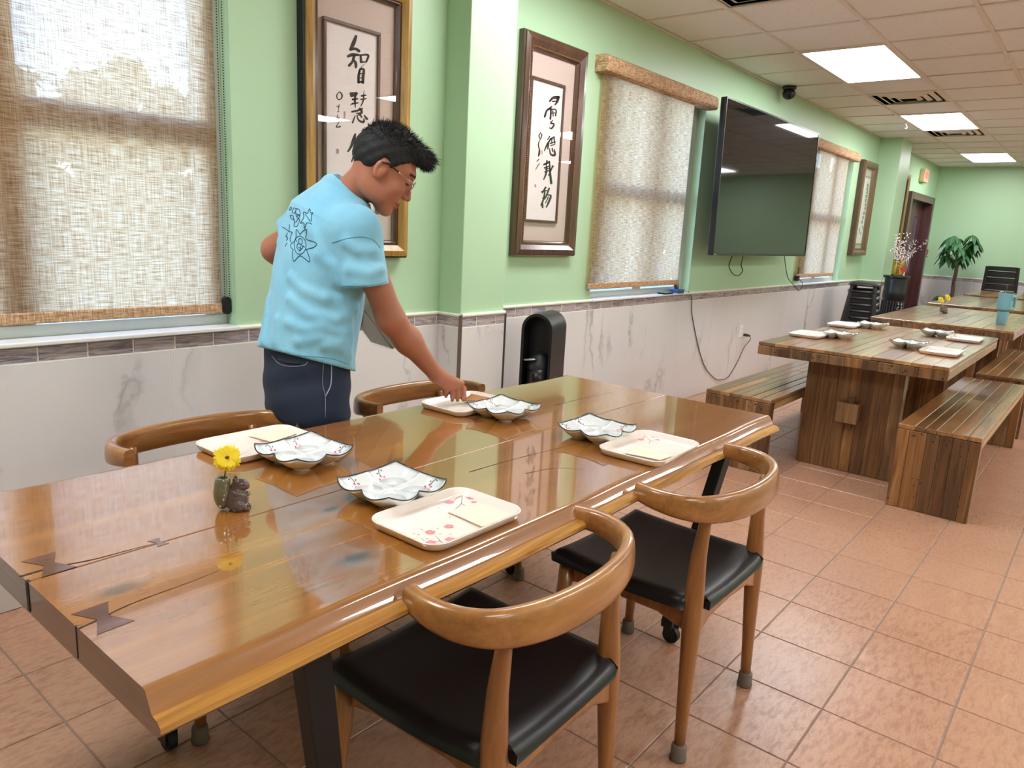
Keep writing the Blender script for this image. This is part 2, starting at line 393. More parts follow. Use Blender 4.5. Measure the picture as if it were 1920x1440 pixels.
STITCH = plain('pale_stitching', '#8791a3', .9); INKSH = plain('navy_ink_print', '#223a55', .9)
SHOE = plain('grey_shoe', '#3a3b40', .7)
GOLDV = plain('gold_vase', '#c9a451', .25, metal=.8)
TEAL = plain('teal_enamel', '#6fa9b8', .35, coat=.3)
SQM = plain('dark_glazed_clay', '#5d4a48', .32, coat=.3); SQT = plain('olive_glaze', '#6d6a50', .12, coat=.8, scale=40)
YEL = plain('yellow_petal', '#f5cf12', .6, var=.15, Subsurface_Weight=.1); YELC = plain('flower_centre', '#6b3a12', .8); STEMM = plain('green_stem', '#55702f', .6)
LEAF = plain('leaf_green', '#2a5f30', .55, var=.3, scale=8, coat=0.0); LEAF2 = plain('outdoor_leaf', '#5a6136', .6, var=.4, scale=2); BARK = plain('bark', '#6b5a48', .8, var=.2)
BLOSSOM = plain('pale_blossom', '#e8d6d6', .7); TWIG = plain('twig', '#4a342c', .8)
REDP = plain('red_enamel', '#b03a2e', .4); EXITM = plain('exit_housing', '#d9c08f', .5)
def m_screen():
    m = Mat('dark_screen'); n = m.noise(m.coords(), 5, 2); m.p(Base_Color=m.mix(n, '#0b0d10', '#101317'), Roughness=.04, Specular_IOR_Level=.6); return m.m
SCREEN = m_screen()
ASPH = plain('outdoor_paving', '#a8a49a', .9, scale=3)

# ---------------------------------------------------------------- the room
# floor: a grout bed with its tiles
fb = MB().box(XB, XF, YR, 0.0, -.06, -.0025); floor = struct(fb.build('floor', GROUT), 'terracotta ceramic tile floor of the dining hall')
t = FT-.0045; ch = .002
def tile_mb(x0, x1, y0, y1, zt, zb, ch=.0015, mb=None):
    mb = mb or MB()
    mb.add([(x0, y0, zb), (x1, y0, zb), (x1, y1, zb), (x0, y1, zb), (x0, y0, zt-ch), (x1, y0, zt-ch), (x1, y1, zt-ch), (x0, y1, zt-ch), (x0+ch, y0+ch, zt), (x1-ch, y0+ch, zt), (x1-ch, y1-ch, zt), (x0+ch, y1-ch, zt)],
           [(0, 1, 5, 4), (1, 2, 6, 5), (2, 3, 7, 6), (3, 0, 4, 7), (4, 5, 9, 8), (5, 6, 10, 9), (6, 7, 11, 10), (7, 4, 8, 11), (8, 9, 10, 11)]); return mb
tme = tile_mb(-t/2, t/2, -t/2, t/2, 0.0, -.008).mesh('tile'); tme.materials.append(FLOOR)
cand = []; rest = MB()
i0, i1 = int((XB-FX)/FT)-1, int((XF-FX)/FT)+1
for i in range(i0, i1+1):
    for j in range(int((YR-FY)/FT)-1, int((0-FY)/FT)+2):
        cx, cy = FX+(i+.5)*FT, FY+(j+.5)*FT
        x0, x1, y0, y1 = max(cx-t/2, XB), min(cx+t/2, XF), max(cy-t/2, YR), min(cy+t/2, 0)
        if x1-x0 < .02 or y1-y0 < .02: continue
        full = (x1-x0 > t-1e-4 and y1-y0 > t-1e-4); vis = False; size = 0
        ps = [proj((px_, py_, 0)) for px_ in (x0, x1) for py_ in (y0, y1)]
        if all(p[2] > .2 for p in ps) and any(-10 < p[0] < 1930 and -10 < p[1] < 1450 for p in ps):
            size = (max(p[0] for p in ps)-min(p[0] for p in ps))*(max(p[1] for p in ps)-min(p[1] for p in ps)); vis = True
        cand.append((size if (vis and full) else 0, cx, cy, x0, x1, y0, y1))
cand.sort(reverse=True)
for k, (s_, cx, cy, x0, x1, y0, y1) in enumerate(cand):
    if k < 300 and s_ > 0: inst(tme, 'tile', floor, (cx, cy, 0), (0, 0, random.choice((0, 0, pi))))
    else: tile_mb(x0, x1, y0, y1, 0.0, -.008, mb=rest)
rt = rest.build('tile_field', FLOOR, floor); rt['kind'] = 'stuff'

# ceiling: backing, tee grid, lay-in tiles, lights and air vents in the grid
ceil = struct(MB().box(XB, XF, YR, 0.0, H+.012, H+.05).build('ceiling', TBAR), 'suspended ceiling of pale mineral fibre tiles')
gx = lambda i: TC0+TA*i
gy = lambda k: -(TB1+TB*k)
LIGHTS = [(a, k) for k in (0, 5, 9) for a in (-9, -4, 1, 6, 12)]
VENTS = [(-2, 0), (4, 0), (8, 0)]
taken = set(VENTS)
for a, k in LIGHTS: taken |= {(a, k), (a+1, k)}
bars = MB(); i0 = int((XB-TC0)/TA)-1; i1 = int((XF-TC0)/TA)+1; kk = int((-YR-TB1)/TB)+1
for i in range(i0, i1+2):
    x = gx(i)
    if XB < x < XF: bars.box(x-.012, x+.012, YR, 0, H-.003, H+.003)
for k in range(-1, kk+1):
    y = gy(k) if k >= 0 else -.012
    if y > YR: bars.box(XB, XF, y-.013, y+.013, H-.004, H+.0025)
bars.build('tee_grid', TBAR, ceil)
crest = MB(); cme = {}
for i in range(i0, i1+1):
    for k in range(-1, kk+1):
        if (i, k) in taken: continue
        x0, x1 = max(gx(i)+.009, XB), min(gx(i+1)-.009, XF); y1 = (gy(k) if k >= 0 else -.02)-.009; y0 = max(gy(k+1)+.009, YR)
        if x1-x0 < .05 or y1-y0 < .05: continue
        ps = [proj((a_, b_, H)) for a_ in (x0, x1) for b_ in (y0, y1)]
        if all(p[2] > .3 for p in ps) and any(-5 < p[0] < 1925 and -5 < p[1] < 700 for p in ps):
            key = (round(x1-x0, 3), round(y1-y0, 3))
            if key not in cme:
                q = MB().box(-key[0]/2, key[0]/2, -key[1]/2, key[1]/2, .004, .016); cme[key] = q.mesh('ceiling_tile'); cme[key].materials.append(CEIL)
            inst(cme[key], 'ceiling_tile', ceil, ((x0+x1)/2, (y0+y1)/2, H-.001+random.uniform(0, .002)))
        else: crest.box(x0, x1, y0, y1, H+.003, H+.015)
cr_ = crest.build('ceiling_tile_field', CEIL, ceil); cr_['kind'] = 'stuff'
for a, k in LIGHTS:
    lab = {(1, 0): 'lit recessed ceiling panel nearest the viewer, above the television', (6, 0): 'lit recessed ceiling panel with a square air vent at both ends, second of the row', (12, 0): 'farthest lit recessed ceiling panel, close to the far green wall'}.get((a, k))
    x0, x1, y0, y1 = gx(a)+.006, gx(a+2)-.006, gy(k+1)+.006, gy(k)-.006
    L = thing('ceiling_light', lab or 'lit recessed ceiling panel of the rows above and behind the viewer', 'light', ((x0+x1)/2, (y0+y1)/2, H), 0, 'recessed ceiling panels')
    w_, d_ = x1-x0, y1-y0
    fr = MB(); e = .022
    fr.box(-w_/2, w_/2, -d_/2, -d_/2+e, -.008, .012); fr.box(-w_/2, w_/2, d_/2-e, d_/2, -.008, .012)
    fr.box(-w_/2, -w_/2+e, -d_/2+e, d_/2-e, -.008, .012); fr.box(w_/2-e, w_/2, -d_/2+e, d_/2-e, -.008, .012)
    fr.build('frame', TBAR, L)
    MB().box(-w_/2+e, w_/2-e, -d_/2+e, d_/2-e, -.003, .004).build('diffuser', LIT, L)
for (a, k), lab in zip(VENTS, ('square air vent at the top edge of the picture', 'square stepped air vent between the two nearest light panels', 'square stepped air vent just beyond the second light panel')):
    x0, x1, y0, y1 = gx(a)+.006, gx(a+1)-.006, gy(k+1)+.006, gy(k)-.006; w_ = x1-x0; d_ = y1-y0
    V = thing('ceiling_vent', lab, 'vent', ((x0+x1)/2, (y0+y1)/2, H), 0, 'ceiling air vents')
    MB().box(-w_/2, w_/2, -d_/2, d_/2, .012, .016).build('duct_back', BLACKM, V)
    for q, s_ in enumerate((1.0, .78, .56, .34)):
        zz = -.004-.004*q if q else -.004; lv = MB(); a_, b_ = w_/2*s_, d_/2*s_; th = .034
        o = [(-a_, -b_, zz+.014), (a_, -b_, zz+.014), (a_, b_, zz+.014), (-a_, b_, zz+.014)]; n_ = [(-a_+th, -b_+th, zz), (a_-th, -b_+th, zz), (a_-th, b_-th, zz), (-a_+th, b_-th, zz)]
        o2 = [(x, y, z+.003) for x, y, z in o]; n2 = [(x, y, z+.003) for x, y, z in n_]
        lv.add(o+n_+o2+n2, [(0, 1, 5, 4), (1, 2, 6, 5), (2, 3, 7, 6), (3, 0, 4, 7), (8, 12, 13, 9), (9, 13, 14, 10), (10, 14, 15, 11), (11, 15, 12, 8), (4, 5, 13, 12), (5, 6, 14, 13), (6, 7, 15, 14), (7, 4, 12, 15), (0, 8, 9, 1), (1, 9, 10, 2), (2, 10, 11, 3), (3, 11, 8, 0)])
        lv.build('louvre', TBAR, V)

# left wall with three window openings and a door opening
WIN = [(.085, 1.575), (4.12, 5.566), (8.18, 9.62)]; SZ, WZT = .905, 2.375
DOOR = (12.72, 14.28, 2.10)
WT = .24
def wall_boxes(mb, z0, z1, cuts):
    x = XB
    for a, b in cuts: mb.box(x, a, 0, WT, z0, z1); x = b
    mb.box(x, XF, 0, WT, z0, z1)
wl = MB()
wall_boxes(wl, CAPZ-.02, WZT, WIN+[(DOOR[0], DOOR[1])]); wall_boxes(wl, WZT, H+.05, []); wall_boxes(wl, -.06, CAPZ-.02, [(DOOR[0], DOOR[1])])
wl.box(DOOR[0], DOOR[1], 0, WT, DOOR[2], WZT)
wall_left = struct(wl.build('wall_left', GREEN), 'pale green painted wall with windows above a marble tiled wainscot')
wall_far = struct(MB().box(XF, XF+.2, YR, WT, -.06, H+.05).build('wall_far', GREEN), 'pale green far end wall above a marble wainscot')
wall_right = struct(MB().box(XB, XF, YR-.2, YR, -.06, H+.05).build('wall_right', GREEN), 'pale green wall across the room')
wall_back = struct(MB().box(XB-.2, XB, YR, WT, -.06, H+.05).build('wall_back', GREEN), 'pale green wall behind the viewer')
# two pilasters
PIL = [(2.715, 3.052, .155), (10.62, 11.15, .27)]
cols = []
for q, (a, b, d) in enumerate(PIL):
    o = MB().box(a, b, -d, .02, -.01, H+.02).build('column', GREEN, bevel=.004)
    cols.append(struct(o, ('green painted wall column beside the standing man', 'green painted wall column by the far door')[q]))
# wainscot: marble slabs, accent strip and cap
mtile = {}
def wain(parent, origin, u, nrm, length, start=0.0, slab=.61, phase=0.0, aphase=0.0, zt=.838, th=.012):
    """tiles on a vertical face: origin at its left foot, u along it, nrm out of it"""
    rz = atan2(u[1], u[0])
    def put(name, mat, a, b, z0, z1, th, bev):
        key = (name, round(b-a, 3), round(z1-z0, 3), th)
        if key not in mtile:
            me = MB(); gp = .0045 if name == 'accent_tile' else .003; w_, h_ = b-a-gp, z1-z0-gp
            me.add([(-w_/2, 0, -h_/2), (w_/2, 0, -h_/2), (w_/2, 0, h_/2), (-w_/2, 0, h_/2), (-w_/2, -th+bev, -h_/2), (w_/2, -th+bev, -h_/2), (w_/2, -th+bev, h_/2), (-w_/2, -th+bev, h_/2), (-w_/2+bev, -th, -h_/2+bev), (w_/2-bev, -th, -h_/2+bev), (w_/2-bev, -th, h_/2-bev), (-w_/2+bev, -th, h_/2-bev)],
                   [(0, 1, 5, 4), (1, 2, 6, 5), (2, 3, 7, 6), (3, 0, 4, 7), (4, 5, 9, 8), (5, 6, 10, 9), (6, 7, 11, 10), (7, 4, 8, 11), (8, 9, 10, 11)])
            mtile[key] = me.mesh(name); mtile[key].materials.append(mat)
        m = (a+b)/2; inst(mtile[key], name, parent, (origin[0]+u[0]*m, origin[1]+u[1]*m, (z0+z1)/2), (0, 0, rz))
    x = phase
    while x < length:
        a, b = max(x, 0), min(x+slab, length)
        if b-a > .01: put('marble_tile', MARBLE, a, b, 0.0, zt, th, .0015)
        x += slab
    x = aphase
    while x < length:
        a, b = max(x, 0), min(x+.1524, length)
        if b-a > .008: put('accent_tile', ACCENT, a, b, zt, zt+.052, th, .002)
        x += .1524
    gb = MB(); gb.loft([[Vector((origin[0]+u[0]*s_+nrm[0]*p_, origin[1]+u[1]*s_+nrm[1]*p_, z_)) for p_, z_ in ((0, .002), (th-.0018, .002), (th-.0018, zt+.05), (0, zt+.05))] for s_ in (.001, length-.001)]); gb.build('grout_bed', CAPM, parent)
    cp = MB(); n = 6; prof = [(0, zt+.052), (-th-.002, zt+.052), (-th-.008, zt+.058), (-th-.008, zt+.064), (-th-.002, zt+.070), (0, zt+.070)]
    r0 = []; 
    rings = [[Vector((origin[0]+u[0]*s_-nrm[0]*p_, origin[1]+u[1]*s_-nrm[1]*p_, z_)) for p_, z_ in prof] for s_ in (0, length)]
    cp.loft(rings); cp.build('cap_trim', CAPM, parent)
grt = MB()
wx0 = -1.2
wain(wall_left, (wx0, 0), (1, 0), (0, -1), PIL[0][0]-wx0, phase=(1.294-wx0) % .61-.61, aphase=(1.012-wx0) % .1524-.1524)
wain(wall_left, (PIL[0][1], 0), (1, 0), (0, -1), PIL[1][0]-PIL[0][1], phase=(4.227-PIL[0][1]) % .61-.61, aphase=(3.487-PIL[0][1]) % .1524-.1524)
wain(wall_left, (PIL[1][1], 0), (1, 0), (0, -1), DOOR[0]-.09-PIL[1][1])
wain(wall_left, (DOOR[1]+.09, 0), (1, 0), (0, -1), XF-DOOR[1]-.09)
wain(wall_far, (XF, 0), (0, -1), (-1, 0), 5.0)
for o, (a, b, d) in zip(cols, PIL):
    wain(o, (a, 0), (0, -1), (-1, 0), d, aphase=0.0); wain(o, (a, -d), (1, 0), (0, -1), b-a, aphase=-.04, phase=-.2)
    wain(o, (b, -d), (0, 1), (1, 0), d)
    for x in (a-.006, b+.006): MB().box(x-.007, x+.007, -d-.013, -d+.001, 0, .90).build('edge_trim', TRIMB, o)
# windows: frame, sashes, glass, sill; outside light falls through them
for q, (a, b) in enumerate(WIN):
    Wn = struct(thing('window_%d' % (q+1), ('large left window behind the lowered blind beside the table', 'window behind the lowered blind between calligraphy and television', 'window behind the lowered blind right of the television')[q], None, ((a+b)/2, .095, SZ)))
    w_ = b-a; h_ = WZT-SZ; m = .045
    fr = MB(); fr.box(-w_/2, w_/2, -.03, .05, 0, m); fr.box(-w_/2, w_/2, -.03, .05, h_-m, h_); fr.box(-w_/2, -w_/2+.09, -.03, .05, m, h_-m); fr.box(w_/2-.09, w_/2, -.03, .05, m, h_-m)
    fr.build('window_frame', ALU, Wn, bevel=.003)
    MB().box(-.06, .06, -.028, .045, m, h_-m).build('mullion', ALU, Wn, bevel=.003)
    zc = 1.635-SZ
    for sx in (-1, 1):
        x0, x1 = (-w_/2+m, -.06) if sx < 0 else (.06, w_/2-m)
        MB().box(x0, x1, -.026, .04, zc-.045, zc+.045).build('meeting_rail', ALU, Wn, bevel=.003)
        for z0, z1 in ((m, zc-.045), (zc+.045, h_-m)): MB().box(x0, x1, .008, .014, z0, z1).build('pane', GLASS, Wn)
    MB().box(-w_/2+.002, w_/2-.002, -.13, -.03, -.012, .004).build('sill', SILL, Wn, bevel=.004)
    MB().box(-w_/2, w_/2, -.03, .145, -.02, .004).build('outer_sill', SILL, Wn)

# blinds
def blind(q, xa, xb, y, zb, ztop, label, rail=None, chain=None):
    B = thing('roller_blind', label, 'blind', ((xa+xb)/2, y, zb), 0, 'woven roller blinds')
    w_ = xb-xa; h_ = ztop-zb
    n = 24; g = MB()
    vs = [(-w_/2+w_*i/n, .0015*sin(i*1.3)+.001*sin(j*.9), .02+(h_-.02)*j/12) for j in range(13) for i in range(n+1)]
    fs = [(j*(n+1)+i, j*(n+1)+i+1, (j+1)*(n+1)+i+1, (j+1)*(n+1)+i) for j in range(12) for i in range(n)]
    g.add(vs, fs); g.build('fabric', BLIND, B, smooth=True)
    MB().box(-w_/2, w_/2, -.006, .006, -.008, .03).build('hem_bar', BLINDS, B, bevel=.004)
    if rail:
        r0, r1, rz0, rz1 = rail; r0 -= (xa+xb)/2; r1 -= (xa+xb)/2; rz0 -= zb; rz1 -= zb
        pr = [(-y, rz0), (-y, rz1), (-.045, rz1), (-.06, rz1-.012), (-.066, rz1-.04), (-.066, rz0+.02), (-.058, rz0+.004), (-.04, rz0)]
        hb = MB().loft([[Vector((x, p, z)) for p, z in pr] for x in (r0, r1)]); hb.build('headrail', BLINDS, B)
        for x in (r0-.006, r1): MB().loft([[Vector((x+e_, p*1.01, z)) for p, z in pr] for e_ in (0, .006)]).build('end_cap', BLINDS, B)
    else: MB().tube([(-w_/2, .0, h_), (w_/2, .0, h_)], .03, 14).build('roller', BLINDS, B, smooth=True)
    if chain is not None:
        cx = chain-(xa+xb)/2; c = MB()
        for dx in (-.010, .010):
            z = .03
            while z < h_-.01:
                c.ball((cx+dx, -.004, z), .0026, 5, 4); z += .0095
        c.build('bead_chain', BLACKM, B, smooth=True)['kind'] = 'stuff'
        MB().prism(rrect(.034, .07, .015), -.014, .006, M=Matrix.Translation((cx, 0, .02)) @ Matrix.Rotation(pi/2, 4, 'X')).build('chain_tensioner', BLACK, B, bevel=.003)
    return B
blind(0, .10, 1.533, .035, .965, 2.42, 'tan woven roller blind on the large left window, sky and trees showing through', chain=1.556)
blind(1, 4.045, 5.30, -.03, .985, 2.37, 'cream woven roller blind with a box headrail between calligraphy and television', rail=(4.0, 5.56, 2.305, 2.402))
blind(2, 8.02, 9.30, -.03, .985, 2.36, 'cream woven roller blind with a box headrail, partly behind the television', rail=(7.95, 9.53, 2.305, 2.402))
# outside: ground and trees, some seen faintly through the left blind
gr = struct(MB().box(-40, 60, .26, 70, -.5, -.4).build('ground', ASPH), 'pale paving outside the windows')
def tree(x, y, h, r, label, n=900, seed=0):
    rr = random.Random(seed); T = thing('tree', label, 'tree', (x, y, -.4), 0, 'trees outside the window')
    MB().tube([(0, 0, 0), (.05, .02, h*.4), (0, 0, h*.75)], [.14, .11, .05], 8).build('trunk', BARK, T, smooth=True)
    g = MB(); cl = [(rr.uniform(-1, 1)*r*.7, rr.uniform(-1, 1)*r*.7, h*.12+rr.random()*(h*.86-r*.42)) for _ in range(40)]
    for k in range(n):
        c = Vector(rr.choice(cl)); d = Vector((rr.gauss(0, 1), rr.gauss(0, 1), rr.gauss(0, 1))).normalized()*(r*.42*rr.random()**.4)
        a = Vector((rr.gauss(0, 1), rr.gauss(0, 1), rr.gauss(0, 1))).normalized(); b = a.orthogonal().normalized(); s_ = rr.uniform(.07, .13)*(r/1.05)**.5
        p = c+d; g.add([p-a*s_, p-b*s_*.5, p+a*s_, p+b*s_*.5], [(0, 1, 2, 3)])
    for c in cl: g.ball(c, r*.34, 12, 8)
    g.build('crown', LEAF2, T)['kind'] = 'stuff'
for k, (tx_, ty_, th_, tr_, lab) in enumerate(((3.3, 9.2, 3.8, .95, 'leafy tree outside, behind the left part of the left blind'), (5.05, 9.0, 3.95, .95, 'leafy tree outside, behind the middle of the left blind'), (6.8, 9.3, 3.55, .95, 'lower leafy tree outside, behind the right part of the left blind'), (4.25, 11.0, 3.5, .8, 'small bushy tree added to fill a white sky gap behind the left blind'), (6.05, 11.2, 3.3, .8, 'small bushy tree added to fill white sky behind the right pane of the left blind'), (19.0, 10.0, 7.5, 2.4, 'tall tree added to block white sky at the second window'), (24.2, 10.5, 7.5, 2.4, 'tall tree farther along, added to block white sky at the second window'))):  # bushy and tall ones are added to block white sky through the blinds
    tree(tx_, ty_, th_, tr_, lab, 2600, k+1)
# ---------------------------------------------------------------- framed calligraphy
def picture(label, x0, x1, z0, z1, depth, face, m_face, m_lip, m_back, paper, px, strokes=None, seals=(), bead=False):
    """x0..x1, z0..z1: outer edge of the moulding; paper: x0,x1,z0,z1 of the inner panel"""
    cx, cz = (x0+x1)/2, z0
    F = thing('framed_calligraphy', label, 'picture', (cx, 0, cz), 0, 'framed calligraphy on the green wall')
    w_, h_ = x1-x0, z1-z0
    def ring(i0, i1, ya, yb, yc=None, mat=m_face, name='moulding'):
        """mitred frame of four pieces between insets i0 and i1, front plane ya (outer) to yc (inner), back plane yb"""
        yc = ya if yc is None else yc
        O = [(-w_/2+i0, i0), (w_/2-i0, i0), (w_/2-i0, h_-i0), (-w_/2+i0, h_-i0)]; I = [(-w_/2+i1, i1), (w_/2-i1, i1), (w_/2-i1, h_-i1), (-w_/2+i1, h_-i1)]
        for k in range(4):
            o0, o1, n0, n1 = O[k], O[(k+1) % 4], I[k], I[(k+1) % 4]
            ym = min(ya, yc)-.006; mid = lambda a, b: ((a[0]+b[0])/2, (a[1]+b[1])/2)
            q0, q1 = mid(o0, n0), mid(o1, n1)
            V_ = [(*o0, yb), (*o1, yb), (*n1, yb), (*n0, yb), (*o0, ya), (*o1, ya), (*q1, ym), (*q0, ym), (*n1, yc), (*n0, yc)]
            m = MB(); m.add([(a, c, b) for a, b, c in V_], [(0, 1, 5, 4), (4, 5, 6, 7), (7, 6, 8, 9), (9, 8, 2, 3), (0, 4, 7, 9, 3), (1, 2, 8, 6, 5), (0, 3, 2, 1)])
            m.build(name, mat, F)
    ring(0, .012, -depth*.75, -.002, mat=m_back, name='outer_edge')
    ring(.008, face, -depth, -.004, -depth*.8)
    ring(face, face+.022, -depth*.7, -.004, -depth*.45, mat=m_lip, name='inner_lip')
    if bead:
        b = MB(); i = face+.004; z = i
        while z < h_-i:
            for x in (-w_/2+i, w_/2-i): b.ball((x, -depth*.82, z), .0042, 6, 4)
            z += .011
        x = -w_/2+i
        while x < w_/2-i:
            for z in (i, h_-i): b.ball((x, -depth*.82, z), .0042, 6, 4)
            x += .011
        b.build('beading', BEAD, F, smooth=True)['kind'] = 'stuff'
    i = face+.018
    MB().box(-w_/2+i, w_/2-i, -.016, -.006, i, h_-i).build('mount', LINEN, F)
    p0, p1, q0, q1 = paper[0]-cx, paper[1]-cx, paper[2]-cz, paper[3]-cz
    e = .014
    for a, b, c, d in ((p0, p1, q0, q0+e), (p0, p1, q1-e, q1), (p0, p0+e, q0+e, q1-e), (p1-e, p1, q0+e, q1-e)): MB().box(a, b, -.034, -.016, c, d).build('slip_frame', m_lip, F, bevel=.002)
    MB().box(p0+e*.7, p1-e*.7, -.024, -.017, q0+e*.7, q1-e*.7).build('paper', PAPER, F)
    if strokes:
        ink = MB(); mp = lambda X_, Y_: tuple(at(*px(X_, Y_), y=-.0246)-np.array([cx, 0, cz]))
        for pts, w in strokes: brush(ink, pts, [q*1.45 for q in w] if isinstance(w, list) else w*1.45, mp)
        ink.build('brush_writing', INK, F)['kind'] = 'stuff'
        if seals:
            se = MB()
            for (X_, Y_, a, b) in seals:
                for t in (-.5, 0, .5): brush(se, [(X_+t*a*.8, Y_-b/2), (X_+t*a*.8, Y_+b/2)], a*.28, mp)
                for t in (-.45, 0, .45): brush(se, [(X_-a/2, Y_+t*b), (X_+a/2, Y_+t*b)], a*.25, mp)
            se.build('seal_print', SEAL, F)['kind'] = 'stuff'
    MB().box(-w_/2+i-.004, w_/2-i+.004, -depth*.62, -depth*.62+.002, i-.004, h_-i+.004).build('glazing', GLASS, F)
    return F
S1 = [([(388, 48), (362, 120), (330, 188)], [22, 30, 22]), ([(334, 190), (380, 180), (420, 205)], [20, 20, 24]), ([(303, 262), (350, 245), (415, 248)], [20, 26, 18]),
      ([(368, 262), (350, 320), (316, 360)], [22, 18, 22]), ([(362, 300), (385, 335), (388, 378)], [14, 22, 20]), ([(438, 250), (444, 322)], [16, 20]), ([(440, 252), (500, 245), (522, 262), (500, 322)], [12, 16, 18, 14]), ([(444, 325), (500, 322)], 12),
      ([(484, 342), (448, 380), (424, 430)], [3, 6, 14]), ([(432, 402), (418, 470), (416, 545)], [14, 20, 18]), ([(432, 402), (472, 405), (466, 480), (462, 545)], [12, 18, 22, 22]), ([(424, 452), (460, 448)], 8), ([(424, 497), (460, 495)], 8), ([(414, 540), (466, 538)], 16),
      ([(336, 668), (398, 664)], 24), ([(338, 690), (390, 684)], 18), ([(352, 728), (408, 722)], 14), ([(350, 775), (410, 765)], 14), ([(392, 645), (378, 720), (382, 815)], [5, 18, 6]),
      ([(476, 628), (470, 690)], [3, 8]), ([(450, 690), (496, 682)], 14), ([(444, 728), (500, 720)], 12), ([(472, 690), (468, 740), (442, 800)], [10, 12, 8]), ([(350, 770), (330, 790)], 8),
      ([(345, 862), (400, 850), (455, 828)], [14, 16, 14]), ([(430, 828), (452, 870), (400, 905)], [18, 16, 8]), ([(395, 880), (440, 872)], 10), ([(380, 905), (352, 978)], [8, 14]), ([(398, 905), (420, 955), (470, 972), (474, 935)], [8, 14, 18, 8]), ([(436, 900), (452, 922)], 14), ([(478, 900), (506, 938)], [10, 20]),
      ([(380, 1105), (362, 1170), (332, 1245), (304, 1288)], [16, 26, 18, 14]), ([(372, 1160), (404, 1196)], [12, 20]), ([(368, 1238), (386, 1222)], 14), ([(352, 1282), (395, 1266), (428, 1272)], [12, 16, 16]), ([(424, 1272), (410, 1310), (380, 1330)], [14, 10, 8]), ([(352, 1312), (412, 1302)], 12), ([(380, 1290), (362, 1345), (342, 1400)], [16, 14, 10]), ([(376, 1356), (412, 1348), (400, 1402)], [10, 14, 16]), ([(450, 1272), (442, 1332)], 12), ([(500, 1135), (504, 1250), (488, 1330)], [12, 14, 10]),
      ([(360, 1520), (420, 1510)], 20), ([(330, 1600), (440, 1580)], 18), ([(390, 1480), (380, 1640)], 16), ([(330, 1700), (480, 1720)], 18), ([(450, 1500), (500, 1640)], 14),
      ([(198, 655), (180, 690), (198, 730), (232, 715), (238, 680), (216, 650), (198, 655)], [6, 10, 8, 10, 12, 9, 6]), ([(180, 795), (192, 812), (208, 785)], 5), ([(208, 785), (196, 850)], 6), ([(190, 862), (206, 858)], 7), ([(192, 895), (180, 945), (202, 925), (210, 950)], 7), ([(205, 975), (176, 1025), (218, 1022)], [5, 9, 12])]
picture('tall gold-framed calligraphy scroll behind the standing man', 1.868, 2.444, 1.18, 2.352, .055, .058, GOLDM, DARKW, BLACKM, (1.975, 2.275, 1.374, 2.147),
        lambda X_, Y_: (600+X_/5.76, 60+Y_/5.76), S1, [(265, 895, 16, 70), (188, 1288, 28, 44), (614, 926, 26, 46), (645, 92, 22, 36)])
S2 = [([(252, 246), (285, 215), (332, 212)], [12, 18, 22]), ([(330, 214), (322, 250), (300, 282)], [18, 16, 8]), ([(280, 250), (318, 245)], 9), ([(270, 298), (225, 335), (206, 390)], [10, 12, 14]), ([(238, 330), (262, 318), (258, 412)], [8, 12, 12]), ([(262, 320), (310, 330), (306, 382)], [8, 10, 10]), ([(280, 338), (284, 388)], 8), ([(262, 360), (305, 355)], 7), ([(280, 425), (262, 450), (292, 462), (270, 500), (250, 495)], [6, 12, 10, 12, 6]),
      ([(252, 575), (232, 605)], 8), ([(262, 595), (226, 655), (202, 708)], [10, 12, 6]), ([(240, 640), (234, 690)], 12), ([(262, 600), (300, 575)], 10), ([(272, 590), (270, 640)], 8), ([(290, 580), (300, 640)], 9), ([(260, 640), (304, 625)], 9), ([(262, 660), (300, 650)], 7), ([(250, 690), (262, 742), (298, 748), (296, 700)], [6, 12, 16, 8]), ([(276, 690), (282, 718)], 10),
      ([(196, 838), (222, 826), (246, 812)], [10, 14, 12]), ([(226, 800), (220, 850)], 9), ([(204, 868), (250, 850)], 9), ([(212, 880), (244, 872)], 7), ([(226, 855), (218, 920), (196, 975)], [8, 12, 8]), ([(208, 905), (246, 892)], 9), ([(250, 808), (254, 900), (266, 1010)], [8, 13, 17]), ([(280, 850), (252, 915), (240, 940)], [10, 9, 6]), ([(276, 852), (288, 858)], 8),
      ([(214, 1050), (184, 1098)], [12, 10]), ([(178, 1090), (226, 1078)], 9), ([(206, 1060), (200, 1140), (172, 1215)], [8, 12, 10]), ([(186, 1150), (224, 1130)], 7), ([(246, 1060), (224, 1120), (206, 1158)], [12, 11, 8]), ([(230, 1120), (262, 1128), (246, 1180), (222, 1232)], [8, 13, 13, 10]), ([(238, 1140), (212, 1196)], 8), ([(250, 1150), (228, 1205)], 6), ([(182, 1198), (186, 1236)], 14),
      ([(166, 540), (152, 570), (166, 598), (178, 560), (166, 538)], [5, 8, 6, 8, 5]), ([(166, 598), (146, 650), (160, 720), (146, 760), (152, 700)], [4, 7, 8, 6, 4]), ([(150, 790), (132, 808)], 7), ([(158, 822), (140, 850), (120, 885)], [4, 6, 3])]
picture('calligraphy in a wide dark wood frame with beading, right of the first green column', 3.256, 3.853, 1.192, 2.385, .05, .066, DARKW, DARKW, DARKW, (3.345, 3.662, 1.385, 2.165),
        lambda X_, Y_: (980+X_/4.966, 140+Y_/4.966), S2, [(180, 725, 10, 40), (350, 782, 10, 36), (118, 1036, 12, 24), (402, 145, 10, 24)], bead=True)
S3 = []
